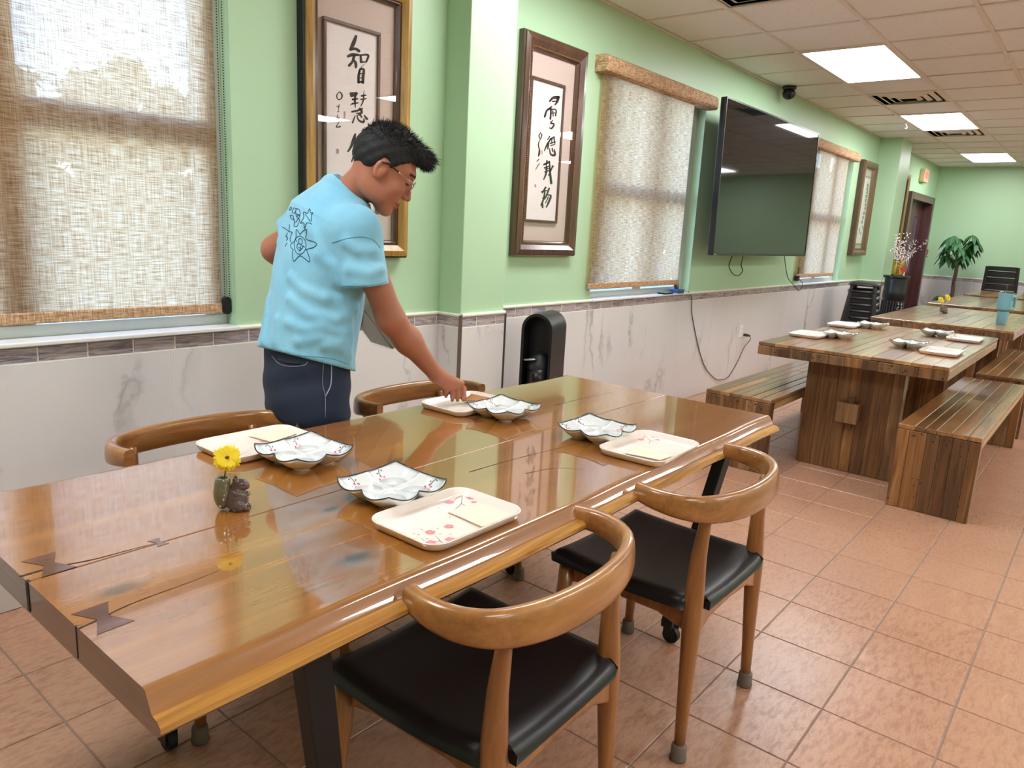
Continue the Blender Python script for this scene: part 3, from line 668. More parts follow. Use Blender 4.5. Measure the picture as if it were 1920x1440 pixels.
for k, (X_, Y_) in enumerate([(235, 362), (228, 405), (226, 448), (218, 492), (212, 540), (208, 590), (204, 636), (190, 690), (178, 742), (166, 792)]):
    a = 9; S3 += [([(X_-a, Y_-8), (X_+a, Y_-12)], 7), ([(X_, Y_-16), (X_-3, Y_+14)], 8), ([(X_-a, Y_+12), (X_+a, Y_+8)], 7 if k % 2 else 5)]
S3 += [([(142, 860), (136, 900), (148, 935), (158, 905)], 6), ([(168, 840), (180, 890)], 7)]
picture('narrow calligraphy in a brown wood frame near the far column', 9.86, 10.47, 1.222, 2.372, .07, .07, MIDW, MIDW, DARKW, (9.99, 10.36, 1.36, 2.2),
        lambda X_, Y_: (1590+X_/6.26, 290+Y_/6.26), S3)
picture('framed picture half hidden between the far column and the door', 11.72, 12.35, 1.22, 2.40, .06, .07, GOLDM, DARKW, GOLDM, (11.87, 12.2, 1.40, 2.2), None)

# ---------------------------------------------------------------- television
TV = thing('television', 'huge flat black television mounted on the green wall', 'television', (6.465, -.018, 1.212)); TV.rotation_euler = (radians(-1.0), 0, 0)
w_, h_ = 2.13, 1.155; ty = -.235
MB().box(-w_/2, w_/2, ty+.004, ty+.045, 0, h_).build('casing', BLACK, TV, bevel=.004)
MB().box(-w_/2+.012, w_/2-.012, ty, ty+.006, .02, h_-.012).build('screen', SCREEN, TV)
bz = MB(); 
for a, b, c, d in ((-w_/2, w_/2, 0, .02), (-w_/2, w_/2, h_-.012, h_), (-w_/2, -w_/2+.012, .02, h_-.012), (w_/2-.012, w_/2, .02, h_-.012)): bz.box(a, b, ty-.004, ty+.006, c, d)
bz.build('bezel', BLACK, TV)
MB().box(-.35, .35, ty+.045, ty+.085, .12, .75).build('rear_housing', BLACKM, TV, bevel=.01)
MB().box(-.3, .3, -.03, -.001, .3, .8).build('wall_bracket', BLACKM, TV)
for s_ in (-1, 1): MB().tube([(s_*.2, -.02, .55), (s_*.25, -.1, .55), (s_*.2, ty+.09, .55)], .02, 8).build('bracket_arm', BLACKM, TV)
MB().prism([(-w_/2+.02, .004), (-w_/2+.05, .004), (-w_/2+.05, .012), (-w_/2+.02, .012)], 0, .002, M=Matrix.Translation((0, ty-.004, 0)) @ Matrix.Rotation(pi/2, 4, 'X')).build('badge', METAL, TV)
def cable(label, pts, r=.004, name='cable', mat=None):
    P = spline(pts, 8); b = P[0]; o = MB().tube([p-b for p in P], r, 6).build(name, mat or BLACKM, smooth=True); o.location = b; return tag(o, label, 'cable')
W = lambda px, py, y=-.032: at(px, py, y=y)
cable('black cable loop hanging under the left half of the television', [at(1378, 470, y=-.16), W(1370, 487), W(1367, 500), W(1374, 513), W(1384, 517), W(1392, 508), W(1390, 495), at(1396, 470, y=-.16)])
cable('black cable trailing from the television right end to the next window', [at(1470, 470, y=-.16), W(1473, 500), W(1478, 522), W(1490, 536), W(1497, 545), W(1504, 538), W(1504, 530), W(1498, 524), W(1494, 521)])
pb = thing('power_adapter', 'small black power adapter on the ledge under the third window', 'adapter', W(1494, 523, -.03))
MB().box(-.03, .03, -.02, .02, -.02, .035).build('body', BLACK, pb, bevel=.006); MB().tube([(0, 0, .03), (.02, 0, .07), (.03, 0, .10), (.0, 0, .12)], .006, 6).build('lead', BLACKM, pb, smooth=True)
# security camera
cp_ = at(1480, 166, z=H); cp_ = np.array([6.95, -.11, H])
SC_ = thing('security_camera', 'black dome security camera under the ceiling above the television', 'camera', cp_)
MB().lathe([(.06, 0), (.062, -.02), (.05, -.03)], 20).build('mount', BLACK, SC_, smooth=True)
MB().ball((0, 0, -.062), (.055, .055, .05), 18, 12).build('housing', BLACK, SC_, smooth=True)
MB().lathe([(.03, 0), (.032, .012), (.02, .016)], 16, M=Matrix.Translation((-.025, -.04, -.075)) @ Matrix.Rotation(radians(115), 4, 'X') @ Matrix.Rotation(radians(-25), 4, 'Y')).build('lens', SCREEN, SC_, smooth=True)
# cordless phone on the sill
PH = thing('cordless_phone', 'black cordless phone standing in its cradle on the second window sill', 'phone', np.array([5.36, -.005, SZ+.004]))
MB().prism(rrect(.10, .09, .02), 0, .03).build('cradle', plain('blue_black_plastic', '#2c4f7a', .35), PH, bevel=.006)
Mh = Matrix.Translation((0, .005, .03)) @ Matrix.Rotation(radians(-14), 4, 'X')
hs = MB(); hs.loft([[Mh @ Vector((x*s1, y*s2, z)) for x, y in rrect(.052, .028, .01)] for z, s1, s2 in ((0, .9, .9), (.04, 1, 1), (.12, 1.04, 1), (.165, .9, .8))]); hs.build('handset', BLACK, PH, auto=50)
MB().box(-.019, .019, -.0162, -.013, .095, .145, M=Mh).build('display', plain('lcd_grey', '#6f7f88', .3), PH)
kb = MB()
for r_ in range(4):
    for c_ in range(3): kb.box(-.017+c_*.013, -.008+c_*.013, -.0165, -.013, .02+r_*.012, .028+r_*.012, M=Mh)
kb.build('keypad', plain('key_grey', '#8b8f95', .4), PH); MB().lathe([(.012, 0), (.012, .004)], 16, M=Mh @ Matrix.Translation((0, -.0135, .08)) @ Matrix.Rotation(pi/2, 4, 'X')).build('round_key', METAL, PH)
CH = thing('charging_pad', 'flat black charger lying on the second window sill', 'charger', (5.16, -.01, SZ+.004)); MB().prism(rrect(.16, .07, .02), 0, .012).build('pad', BLACK, CH, bevel=.003)
# outlets
def outlet(label, c, y):
    O = thing('wall_outlet', label, 'outlet', (c[0], y, c[2]-.057))
    MB().prism(rrect(.072, .115, .006), 0, .006, M=Matrix.Translation((0, 0, .057)) @ Matrix.Rotation(pi/2, 4, 'X')).build('cover_plate', WHITE, O, bevel=.002)
    for z in (.035, .079):
        MB().prism(rrect(.034, .028, .01), .006, .0085, M=Matrix.Translation((0, 0, z)) @ Matrix.Rotation(pi/2, 4, 'X')).build('socket', WHITE, O)
        s_ = MB(); s_.box(-.008, -.006, -.0088, -.008, z-.005, z+.005); s_.box(.006, .008, -.0088, -.008, z-.005, z+.005); s_.build('slot', BLACKM, O)
    return O
outlet('white wall outlet with a black plug, low on the marble between the benches', at(1389, 621, y=-.012), -.012)
wp = at(697, 768, y=-.012); outlet('white wall outlet low on the marble behind the far dining chair', wp, -.012)
pl = at(1396, 628, y=-.03); PLG = thing('power_plug', 'black plug in the white wall outlet', 'plug', (pl[0], -.021, pl[2])); MB().tube([(0, 0, 0), (.004, -.03, 0), (.02, -.06, -.005)], [.013, .015, .007], 8).build('body', BLACK, PLG, smooth=True)
cable('thin dark cord sagging along the marble from the window sill to the outlet', [W(1290, 546, -.03), W(1297, 558, -.03), W(1297, 585, -.02), W(1303, 620, -.018), W(1312, 660, -.018), W(1323, 690, -.018), W(1340, 709, -.018), W(1352, 712, -.02), W(1366, 706, -.02), W(1382, 680, -.02), W(1395, 652, -.025), W(1407, 636, -.04), W(1404, 629, -.06), np.array([pl[0]+.02, -.081, pl[2]-.005])], .0035, 'charging_lead', plain('dark_cord', '#3a3734', .6))

# ---------------------------------------------------------------- black tower heater by the wall
fa = at(1010, 720, y=-.30); FN = thing('tower_heater', 'black rounded tower heater standing against the marble wall', 'heater', (3.235, -.30, 0), radians(-72))
hh = .905
def arch(wd, ht, n=14):
    p = [(-wd/2, 0)]; r = wd/2
    p += [(r*cos(pi-pi*k/n), ht-r+r*sin(pi-pi*k/n)) for k in range(n+1)]; p += [(wd/2, 0)]; return p
ao, ai = arch(.175, hh), arch(.145, hh-.015)
sh = MB(); n = len(ao)
for (y0, y1) in ((-.12, .13),):
    vs = [(x, y0, z) for x, z in ao]+[(x, y1, z) for x, z in ao]+[(x, y0, z) for x, z in ai]+[(x, -.03, z) for x, z in ai]
    fs = []
    for k in range(n-1): fs += [(k, k+1, n+k+1, n+k), (2*n+k+1, 2*n+k, 3*n+k, 3*n+k+1), (k+1, k, 2*n+k, 2*n+k+1)]
    fs += [tuple(range(n, 2*n)), tuple(range(4*n-1, 3*n-1, -1))]
    sh.add(vs, fs)
sh.build('shell', BLACK, FN, auto=40)
MB().lathe([(.066, 0), (.068, .52), (.066, .58)], 24, c=(0, -.05, .02)).build('core', BLACK, FN, smooth=True)
MB().ball((0, -.05, .60), (.066, .066, .09), 20, 12).build('dome', plain('soft_black', '#24272a', .45), FN, smooth=True)
gl = MB()
for k in range(22): gl.tube([(.069*cos(a), -.05+.069*sin(a), .06+k*.019) for a in np.linspace(pi*1.08, pi*1.92, 12)], .0028, 5)
gl.build('grille', BLACKM, FN, smooth=True)['kind'] = 'stuff'
sl = MB()
for k in range(6): sl.box(.0865, .089, -.02+k*.02, -.012+k*.02, .10, .55)
sl.build('side_slots', BLACKM, FN)
MB().box(-.012, .0, -.122, -.114, .535, .575).build('sensor', SCREEN, FN)
MB().ball((-.03, -.12, .655), (.038, .022, .009), 16, 8, M=Matrix.Rotation(radians(-8), 3, 'Y')).build('knob', METAL, FN, smooth=True)

# ---------------------------------------------------------------- live-edge table
TH = .74
TX0, TX1, TY0, TY1 = .372, 2.565, -1.845, -.915
TBL = thing('live_edge_table', 'long varnished oak live-edge dining table on black steel legs', 'table', (1.468, -1.38, 0))
ox, oy = 1.468, -1.38
def edge_y(x, side):   # gently wandering natural edge
    return .004*sin(3.1*x+side)+.0022*sin(7.7*x+2*side)+.0012*sin(15*x+side*3)
def slab(y_a, y_b, live_a, live_b, x0, x1, name, mat, zt=TH, zb=TH-.058):
    n = 48; rings = []
    for i in range(n+1):
        x = x0+(x1-x0)*i/n; wob = edge_y(x, 1.0)
        pr = []
        if live_a:   # moulded near edge: top lip, slanted hollow, round lower bead
            ya = y_a+wob; pr += [(ya+.03, zb), (ya+.002, zb), (ya-.010, zb+.004), (ya-.017, zb+.012), (ya-.016, zb+.020), (ya-.008, zb+.026), (ya+.004, zb+.028), (ya+.008, zb+.031), (ya+.018, zt-.008), (ya+.022, zt-.002), (ya+.027, zt), (ya+.033, zt)]
        else: pr += [(y_a+.0015, zb), (y_a+.0015, zt-.002), (y_a+.003, zt), (y_a+.008, zt)]
        if live_b: yb_ = y_b+edge_y(x, 2.5); pr += [(yb_-.03, zt), (yb_-.02, zt), (yb_-.006, zt-.006), (yb_+.006, zt-.03), (yb_, zb+.004), (yb_-.01, zb)]
        else: pr += [(y_b-.008, zt), (y_b-.003, zt), (y_b-.0015, zt-.002), (y_b-.0015, zb)]
        rings.append([Vector((x-ox, y-oy, z)) for y, z in pr])
    return rings
# two boards that meet at a split line; the near board shows the live edge
YS = -1.405
def board(name, y_a, y_b, la, lb):
    r = slab(y_a, y_b, la, lb, TX0, TX1, name, OAK)
    m = MB(); m.loft(r, True, True, True)
    nv = len(r[0]); F = len(m.f)
    if la:   # bead and hollow of the live edge get the paler sapwood
        for k in range(len(r)-1):
            for j in range(nv):
                if j < 6: m.mi[k*nv+j] = 1
    m.mi[-1] = 2; m.mi[-2] = 2
    o = m.build(name, [OAK, OAKE, OAKEND], TBL, auto=35); return o
board('near_board', TY0, YS, True, False); board('far_board', YS, TY1, False, True)
MB().box(TX0+.002-ox, TX1-.002-ox, YS-.0016-oy, YS+.0016-oy, TH-.05, TH-.0012).build('seam_fill', OAKEND, TBL)
# dark splits with inlaid butterfly keys
def inlay(x, y, s, rz, mat, name='butterfly_key', z=TH+.0006, sy=1.0):
    p = [(-.5, -.32), (0, -.1), (.5, -.32), (.5, .32), (0, .1), (-.5, .32)]
    M = Matrix.Translation((x-ox, y-oy, z-.004)) @ Matrix.Rotation(rz, 4, 'Z')
    MB().prism([(a*s*sy, b*s) for a, b in p], 0, .0042, M=M).build(name, mat, TBL)
k1 = at(92, 1058, z=TH); k2 = at(193, 1158, z=TH); k3 = at(297, 1017, z=TH); k4 = at(1150, 741, z=TH); k5 = at(880, 784, z=TH)
inlay(k1[0], k1[1], .085, radians(92), WALNUT); inlay(k2[0], k2[1], .085, radians(92), WALNUT); inlay(k3[0], k3[1], .035, radians(92), WALNUT)
inlay(k5[0], k5[1]-.03, .05, radians(60), WALNUT)
def crack(pts, r, name='crack', mat=BLACKM):
    P = [at(a, b, z=TH)-np.array([ox, oy, 0]) for a, b in pts]; m = MB()
    Q = spline(P, 5); n = len(Q); L = []; R_ = []
    for i in range(n):
        t = Q[min(i+1, n-1)]-Q[max(i-1, 0)]; t /= np.linalg.norm(t)+1e-9; nn = np.array([-t[1], t[0], 0]); wv = r*(1-.85*i/n)*(1+.3*sin(i*2.1))
        L.append(Q[i]+nn*wv); R_.append(Q[i]-nn*wv)
    up = np.array([0, 0, .0005]); m.add([p+up for p in L]+[p+up for p in R_], [(i, i+1, n+i+1, n+i) for i in range(n-1)]); m.build(name, mat, TBL)
crack([(36, 1082), (62, 1074), (90, 1066), (120, 1060), (180, 1048), (240, 1032), (290, 1019)], .0032)
crack([(145, 1180), (180, 1164), (240, 1135), (300, 1112), (360, 1090), (410, 1070)], .0018)
crack([(880, 885), (960, 862), (1040, 842), (1100, 828)], .0015); crack([(985, 888), (1040, 878), (1095, 880)], .0012); crack([(1040, 760), (1090, 748), (1150, 735)], .0013)
MB().box(TX0-.0012-ox, TX0+.004-ox, -1.408-oy, -1.398-oy, TH-.053, TH+.0004).build('end_split', BLACKM, TBL)
MB().box(TX0-.0008-ox, TX0+.003-ox, -1.602-oy, -1.599-oy, TH-.052, TH+.0003).build('end_split', BLACKM, TBL)
# steel legs
for sx, (bx, tx) in enumerate(((.757, .655), (2.135, 2.32))):
    for sy, (by, ty_) in enumerate(((-1.72, -1.775), (-1.015, -.99))):
        top = Vector((tx-ox, ty_-oy, TH-.0635)); bot = Vector((bx-ox, by-oy, .075)); m = MB()
        d = (bot-top)
        m.loft([[p+Vector((a, b, 0)) for a, b in ((-w, -.02), (w, -.02), (w, .02), (-w, .02))] for p, w in ((top, .028), (bot, .024))]); m.build('leg', BLACKM, TBL, bevel=.003)
        cst = MB(); cst.box(bot.x-.02, bot.x+.02, bot.y-.02, bot.y+.02, .055, .076); cst.box(bot.x-.016, bot.x-.012, bot.y-.03, bot.y+.012, .02, .06); cst.box(bot.x+.012, bot.x+.016, bot.y-.03, bot.y+.012, .02, .06)
        co = cst.build('caster', BLACK, TBL)
        MB().tube([(bot.x-.011, bot.y-.012, .028), (bot.x+.011, bot.y-.012, .028)], .028, 20).build('wheel', BLACKM, co, auto=40)
    MB().box(tx-ox-.04, tx-ox+.04, -1.80-oy, -.96-oy, TH-.0645, TH-.0585).build('mounting_plate', BLACKM, TBL)

# ---------------------------------------------------------------- bow-back dining chairs (local: front is +y)
def sweep(path, sec, n=14, mi=0):
    """oval section (half thickness a, half height b) swept along a level path"""
    P = [Vector(p) for p in path]; rings = []
    for i, p in enumerate(P):
        t = (P[min(i+1, len(P)-1)]-P[max(i-1, 0)]).normalized(); s = t.cross(Vector((0, 0, 1))).normalized(); a, b, tilt = sec(i/(len(P)-1))
        up = (Vector((0, 0, 1))*cos(tilt)+s*sin(tilt)); sd = s*cos(tilt)-Vector((0, 0, 1))*sin(tilt)
        ring = []
        for j in range(n):
            c_, s_ = cos(2*pi*j/n), sin(2*pi*j/n); k = .62
            ring.append(p+sd*(a*(abs(c_)**k)*(1 if c_ > 0 else -1))+up*(b*(abs(s_)**k)*(1 if s_ > 0 else -1)))
        rings.append(ring)
    return MB().loft(rings)
def make_chair(label, loc, rz):
    K = thing('dining_chair', label, 'chair', loc, rz, 'bow-back dining chairs around the live-edge table')
    half = [(-.262, -.045, .712), (-.272, -.105, .708), (-.258, -.165, .702), (-.212, -.215, .697), (-.12, -.25, .694), (0, -.262, .693)]
    path = [tuple(p) for p in spline(half+[(-x, y, z) for x, y, z in half[-2::-1]], 5)]
    def sec(t):
        m = sin(pi*t); return (.0165-.001*m, .0235+.0145*m**1.3, -.10*m)
    sweep(path, sec, 16).build('backrest', CHAIRW, K, auto=60)
    for s in (-1, 1):
        # rear leg: slim at the floor, thick at the seat, slim under the bow
        MB().tube([(s*.222, -.212, .0), (s*.216, -.208, .14), (s*.208, -.203, .30), (s*.203, -.200, .40), (s*.200, -.198, .46), (s*.195, -.196, .56), (s*.188, -.202, .67), (s*.186, -.205, .69)], [.0135, .017, .022, .026, .025, .020, .014, .012], 14).build('leg', CHAIRL, K, smooth=True)
        MB().tube([(s*.236, .214, 0), (s*.225, .205, .15), (s*.212, .195, .30), (s*.205, .19, .41)], [.0135, .0165, .021, .023], 14).build('leg', CHAIRL, K, smooth=True)
        MB().loft([[Vector((s*x, y, z)) for x, z in ((.182, a), (.206, a), (.206, b), (.182, b))] for y, a, b in ((-.20, .345, .425), (-.1, .375, .425), (.1, .375, .425), (.20, .355, .42))]).build('side_rail', CHAIRL, K, bevel=.006)
        for x, y in ((.222, -.212), (.236, .214)): MB().lathe([(.021, .0), (.023, .006), (.021, .014), (.020, .042), (.0175, .046)], 16, c=(s*x, y, 0)).build('foot_cap', RUBBER, K, smooth=True)
    for y, nm in ((-.203, 'rear_rail'), (.192, 'front_rail')):
        MB().loft([[Vector((x, y+dy, z)) for dy, z in ((-.012, a), (.012, a), (.012, b), (-.012, b))] for x, a, b in ((-.205, .335, .43), (-.12, .372, .425), (0, .378, .42), (.12, .372, .425), (.205, .335, .43))]).build(nm, CHAIRL, K, bevel=.006)
    # padded seat: dished, square with pulled corners, notched at the rear legs
    n = 28; top = []; st = MB()
    def out(u, v):  # u,v in -1..1 -> plan position
        x = .242*u*(1-.06*(v < 0)*abs(v)**1.5)*(1-.03*v*v); y = .238*v*(1-.05*u*u*(v > 0))+.004
        return x, y
    def ztop(u, v):
        e = max(abs(u), abs(v)); edge = max(0, (e-.86)/.14); return .452-.016*(1-u*u)*(1-.5*v*v)+.012*(u*u*v*v)-.020*edge**2.2
    for j in range(n+1):
        for i in range(n+1):
            u, v = -1+2*i/n, -1+2*j/n; x, y = out(u, v)
            if v < -.80 and abs(u) > .74:
                x = math.copysign(min(abs(x), .178+.0*abs(u)), x)
            top.append((x, y, ztop(u, v)))
    fs = [(j*(n+1)+i, j*(n+1)+i+1, (j+1)*(n+1)+i+1, (j+1)*(n+1)+i) for j in range(n) for i in range(n)]
    st.add(top, fs)
    bd = [i for i in range(n)]+[n+(n+1)*j for j in range(n)]+[(n+1)*n+n-i for i in range(n)]+[(n+1)*(n-j) for j in range(n)]
    b1 = [(top[k][0]*.99, top[k][1]*.99, .418) for k in bd]; m = len(bd)
    st.v += b1; o = (n+1)**2
    st.f += [(bd[(k+1) % m], bd[k], o+k, o+(k+1) % m) for k in range(m)]; st.f.append(tuple(range(o, o+m))); st.mi += [0]*(m+1)
    st.build('seat', LEATHER, K, smooth=True)
    return K
ch_near = make_chair('bow-back wooden chair with black seat in front, nearest the viewer', (1.075, -1.79, 0), radians(2))
def chair_copy(label, loc, rz):
    c = copy_tree(ch_near); c.location = loc; c.rotation_euler = (0, 0, rz); c['label'] = label; return c
chair_copy('bow-back wooden chair with black seat at the right end of the near table side', (1.853, -1.805, 0), radians(0))
chair_copy('bow-back wooden chair on the far table side, left of the standing man', (1.06, -.845, 0), radians(180))
chair_copy('bow-back wooden chair on the far table side, behind the reaching arm', (1.885, -.865, 0), radians(180))

# ---------------------------------------------------------------- reclaimed wood tables and benches
plank_cache = {}
def plank(parent, name, mat, x0, x1, y0, y1, z0, z1, gap=.0018, jit=.002):
    j = random.uniform(-jit, jit)*.5
    key = (round(x1-x0, 3), round(y1-y0, 3), round(z1-z0, 3), mat.name, name)
    if key not in plank_cache:
        a, b, c = (x1-x0)/2-gap/2, (y1-y0)/2-gap/2, (z1-z0)/2-gap/2; k = .0025; m = MB(); vs = []
        for z in (-c, c):
            for sx, sy in ((-1, -1), (1, -1), (1, 1), (-1, 1)): vs.append((sx*(a-k), sy*(b-k), z))
        for z in (-c+k, c-k):
            for sx, sy in ((-1, -1), (1, -1), (1, 1), (-1, 1)): vs.append((sx*a, sy*b, z))
        m.add(vs, [(3, 2, 1, 0), (4, 5, 6, 7)]+[(i, (i+1) % 4, 8+(i+1) % 4, 8+i) for i in range(4)]+[(8+i, 8+(i+1) % 4, 12+(i+1) % 4, 12+i) for i in range(4)]+[(12+i, 12+(i+1) % 4, 4+(i+1) % 4, 4+i) for i in range(4)])
        plank_cache[key] = m.mesh(name); plank_cache[key].materials.append(mat)
    return inst(plank_cache[key], name, parent, ((x0+x1)/2, (y0+y1)/2, (z0+z1)/2+j))
def widths(total, lo, hi, rr):
    out = []; s = 0
    while s < total-.001:
        w_ = round(rr.uniform(lo, hi), 2)
        if total-s-w_ < lo*.7: w_ = total-s
        out.append((s, min(s+w_, total))); s += w_
    return out
def rustic_table(label, x0, x1, y0, y1, seed, detail=2):
    rr = random.Random(seed); L, Wd = x1-x0, y1-y0
    T = thing('reclaimed_table', label, 'table', ((x0+x1)/2, (y0+y1)/2, 0), 0, 'reclaimed wood tables')
    zt, zb = .75, .672
    core = 'core'; MB().box(-L/2+.03, L/2-.03, -Wd/2+.03, Wd/2-.03, zb+.004, zt-.024).build('under_frame', RUSTF, T)
    if detail >= 2:
        for a, b in widths(Wd, .07, .13, rr):
            xs = sorted([rr.uniform(.3, .45)*L, rr.uniform(.62, .75)*L]) if rr.random() < .75 else [rr.uniform(.4, .6)*L]
            pts = [0]+xs+[L]
            for p, q in zip(pts, pts[1:]): plank(T, 'top_plank', RUSTX, -L/2+p, -L/2+q, -Wd/2+a, -Wd/2+b, zt-.022, zt)
        for sx in (-1, 1):
            for a, b in widths(Wd, .06, .14, rr): plank(T, 'end_block', RUSTZ, sx*L/2-(.03 if sx > 0 else 0), sx*L/2+(.03 if sx < 0 else 0), -Wd/2+a, -Wd/2+b, zb, zt-.0225)
        for sy in (-1, 1):
            for a, b in widths(L-.06, .25, .6, rr): plank(T, 'side_block', RUSTX, -L/2+.03+a, -L/2+.03+b, sy*Wd/2-(.03 if sy > 0 else 0), sy*Wd/2+(.03 if sy < 0 else 0), zb, zt-.0225)
    else:
        for a, b in widths(Wd, .09, .16, rr): plank(T, 'top_plank', RUSTX, -L/2, L/2, -Wd/2+a, -Wd/2+b, zt-.022, zt)
        for a, b in widths(Wd, .12, .25, rr): plank(T, 'end_block', RUSTZ, -L/2, -L/2+.03, -Wd/2+a, -Wd/2+b, zb, zt-.0225)
    lw = .545
    for sx in (-1, 1):
        lx = sx*(L/2-.28)
        if detail >= 2:
            for a, b in widths(lw, .05, .11, rr): plank(T, 'leg_stave', RUSTZ, lx-.045, lx+.045, -lw/2+a, -lw/2+b, .0, zb)
        else: MB().box(lx-.045, lx+.045, -lw/2, lw/2, 0, zb).build('leg', RUSTZ, T)
        if detail >= 2 and sx < 0:
            MB().box(lx-.12, lx-.045, -.065, .055, .315, .435).build('through_tenon', RUSTZ, T, bevel=.004)
            MB().box(lx-.098, lx-.072, -.035, .0, .28, .47).build('wedge_peg', RUSTZ, T, bevel=.003)
    MB().box(-L/2+.28+.045, L/2-.28-.045, -.05, .05, .325, .425).build('stretcher', RUSTX, T, bevel=.004)
    if detail >= 2:
        h = MB()
        for k in range(22):
            y = rr.uniform(-Wd/2, Wd/2); z = rr.uniform(zb+.01, zt-.03)
            if rr.random() < .45: y = -Wd/2+.24+rr.gauss(0, .05)
            r_ = rr.uniform(.002, .006); h.add([(-L/2-.0006, y+r_*cos(q*pi/3), z+r_*sin(q*pi/3)) for q in range(6)], [tuple(range(6))])
        h.build('nail_hole', BLACKM, T)['kind'] = 'stuff'
    return T
rustic_table('thick reclaimed wood table set with trays, nearest the live-edge table', 4.385, 6.30, -2.09, -1.07, 3)
rustic_table('reclaimed wood table carrying the blue tumbler', 6.95, 9.05, -2.125, -1.07, 5)
rustic_table('third reclaimed wood table of the row, behind the tumbler', 9.56, 11.75, -2.1, -1.03, 6, 1)
rustic_table('farthest reclaimed wood table, before the black stacked chairs', 12.2, 13.85, -2.1, -1.0, 8, 1)
def bench(label, x0, x1, y0, y1, seed, zt=.45):
    rr = random.Random(seed); L, Wd = x1-x0, y1-y0
    B = thing('reclaimed_bench', label, 'bench', ((x0+x1)/2, (y0+y1)/2, 0), 0, 'reclaimed wood benches')
    th = .065
    for a, b in widths(Wd, .05, .075, rr):
        xs = [0]+([rr.uniform(.35, .65)*L] if rr.random() < .7 else [])+[L]
        for p, q in zip(xs, xs[1:]): plank(B, 'top_plank', RUSTX, -L/2+p, -L/2+q, -Wd/2+a, -Wd/2+b, zt-.025, zt)
    MB().box(-L/2+.068, L/2-.068, -Wd/2+.001, Wd/2-.001, zt-th, zt-.026).build('under_frame', RUSTF, B)
    for sx in (-1, 1):
        for a, b in widths(Wd, .05, .085, rr): plank(B, 'leg_stave', RUSTZ, sx*L/2-(.066 if sx > 0 else 0), sx*L/2+(.066 if sx < 0 else 0), -Wd/2+a, -Wd/2+b, 0, zt-.0255)
    h = MB()
    for k in range(26):
        y = rr.uniform(-Wd/2+.01, Wd/2-.01); z = rr.choice((rr.uniform(zt-.07, zt-.03), rr.uniform(.03, .42))); r_ = rr.uniform(.0018, .005)
        h.add([(-L/2-.0006, y+r_*cos(q*pi/3), z+r_*sin(q*pi/3)) for q in range(6)], [tuple(range(6))])
    h.build('nail_hole', BLACKM, B)['kind'] = 'stuff'
    return B
bench('reclaimed wood bench on the wall side of the nearest reclaimed table', 4.17, 6.1, -1.265, -.865, 11)
bench('reclaimed wood bench on the aisle side of the nearest reclaimed table', 4.195, 6.22, -2.31, -1.93, 12)
bench('reclaimed wood bench at the right edge, beside the tumbler table', 6.50, 8.5, -2.31, -1.97, 13)
# ---------------------------------------------------------------- smooth solids from distance fields
def surfnet(fn, lo, hi, h):
    lo = np.array(lo, float); n = np.ceil((np.array(hi)-lo)/h).astype(int)+1
    ax = [lo[i]+h*np.arange(n[i]) for i in range(3)]
    D = np.empty(tuple(n), np.float32)
    st = max(1, int(3e5//(n[1]*n[2])))
    for s in range(0, n[0], st):
        X_, Y_, Z_ = np.meshgrid(ax[0][s:s+st], ax[1], ax[2], indexing='ij'); D[s:s+st] = fn(np.stack([X_, Y_, Z_], -1))
    S = D < 0
    c = np.zeros(tuple(n-1), np.int8); offs = [(i, j, k) for i in (0, 1) for j in (0, 1) for k in (0, 1)]
    sl = lambda A, o: A[o[0]:n[0]-1+o[0], o[1]:n[1]-1+o[1], o[2]:n[2]-1+o[2]]
    for o in offs: c += sl(S, o)
    idx = np.argwhere((c > 0) & (c < 8)); ids = -np.ones(tuple(n-1), np.int64); ids[tuple(idx.T)] = np.arange(len(idx))
    cd = np.stack([D[idx[:, 0]+o[0], idx[:, 1]+o[1], idx[:, 2]+o[2]] for o in offs], 1)
    acc = np.zeros((len(idx), 3)); cnt = np.zeros(len(idx)); O = np.array(offs, float)
    for a in range(8):
        for b in range(a+1, 8):
            if sum(abs(O[a]-O[b])) != 1: continue
            m = (cd[:, a] < 0) != (cd[:, b] < 0); t_ = np.where(m, cd[:, a]/np.where(m, cd[:, a]-cd[:, b], 1), 0)[:, None]
            acc += np.where(m[:, None], O[a]+t_*(O[b]-O[a]), 0); cnt += m
    V = lo+h*(idx+acc/cnt[:, None]); Q = []
    for axis in range(3):
        a1, a2 = [(1, 2), (2, 0), (0, 1)][axis]
        s0 = [slice(None)]*3; s1 = [slice(None)]*3; s0[axis] = slice(0, -1); s1[axis] = slice(1, None)
        A, B = S[tuple(s0)], S[tuple(s1)]; e = np.argwhere(A != B)
        e = e[(e[:, a1] > 0) & (e[:, a2] > 0) & (e[:, a1] < n[a1]-1) & (e[:, a2] < n[a2]-1)]
        def cell(d1, d2): q = e.copy(); q[:, a1] += d1; q[:, a2] += d2; return ids[tuple(q.T)]
        q = np.stack([cell(-1, -1), cell(0, -1), cell(0, 0), cell(-1, 0)], 1); fl = ~A[tuple(e.T)]
        q[fl] = q[fl][:, ::-1]; Q.append(q)
    Q = np.concatenate(Q); Q = Q[(Q >= 0).all(1)]
    return V, Q
def smin(a, b, k):
    h = np.clip(.5+.5*(b-a)/k, 0, 1); return b+(a-b)*h-k*h*(1-h)
def smax(a, b, k): return -smin(-a, -b, k)
def cap(P, a, b, ra, rb=None):
    a = np.asarray(a, float); b = np.asarray(b, float); rb = ra if rb is None else rb
    ab = b-a; t_ = np.clip(((P-a)@ab)/(ab@ab), 0, 1); return np.linalg.norm(P-(a+t_[..., None]*ab), axis=-1)-(ra+(rb-ra)*t_)
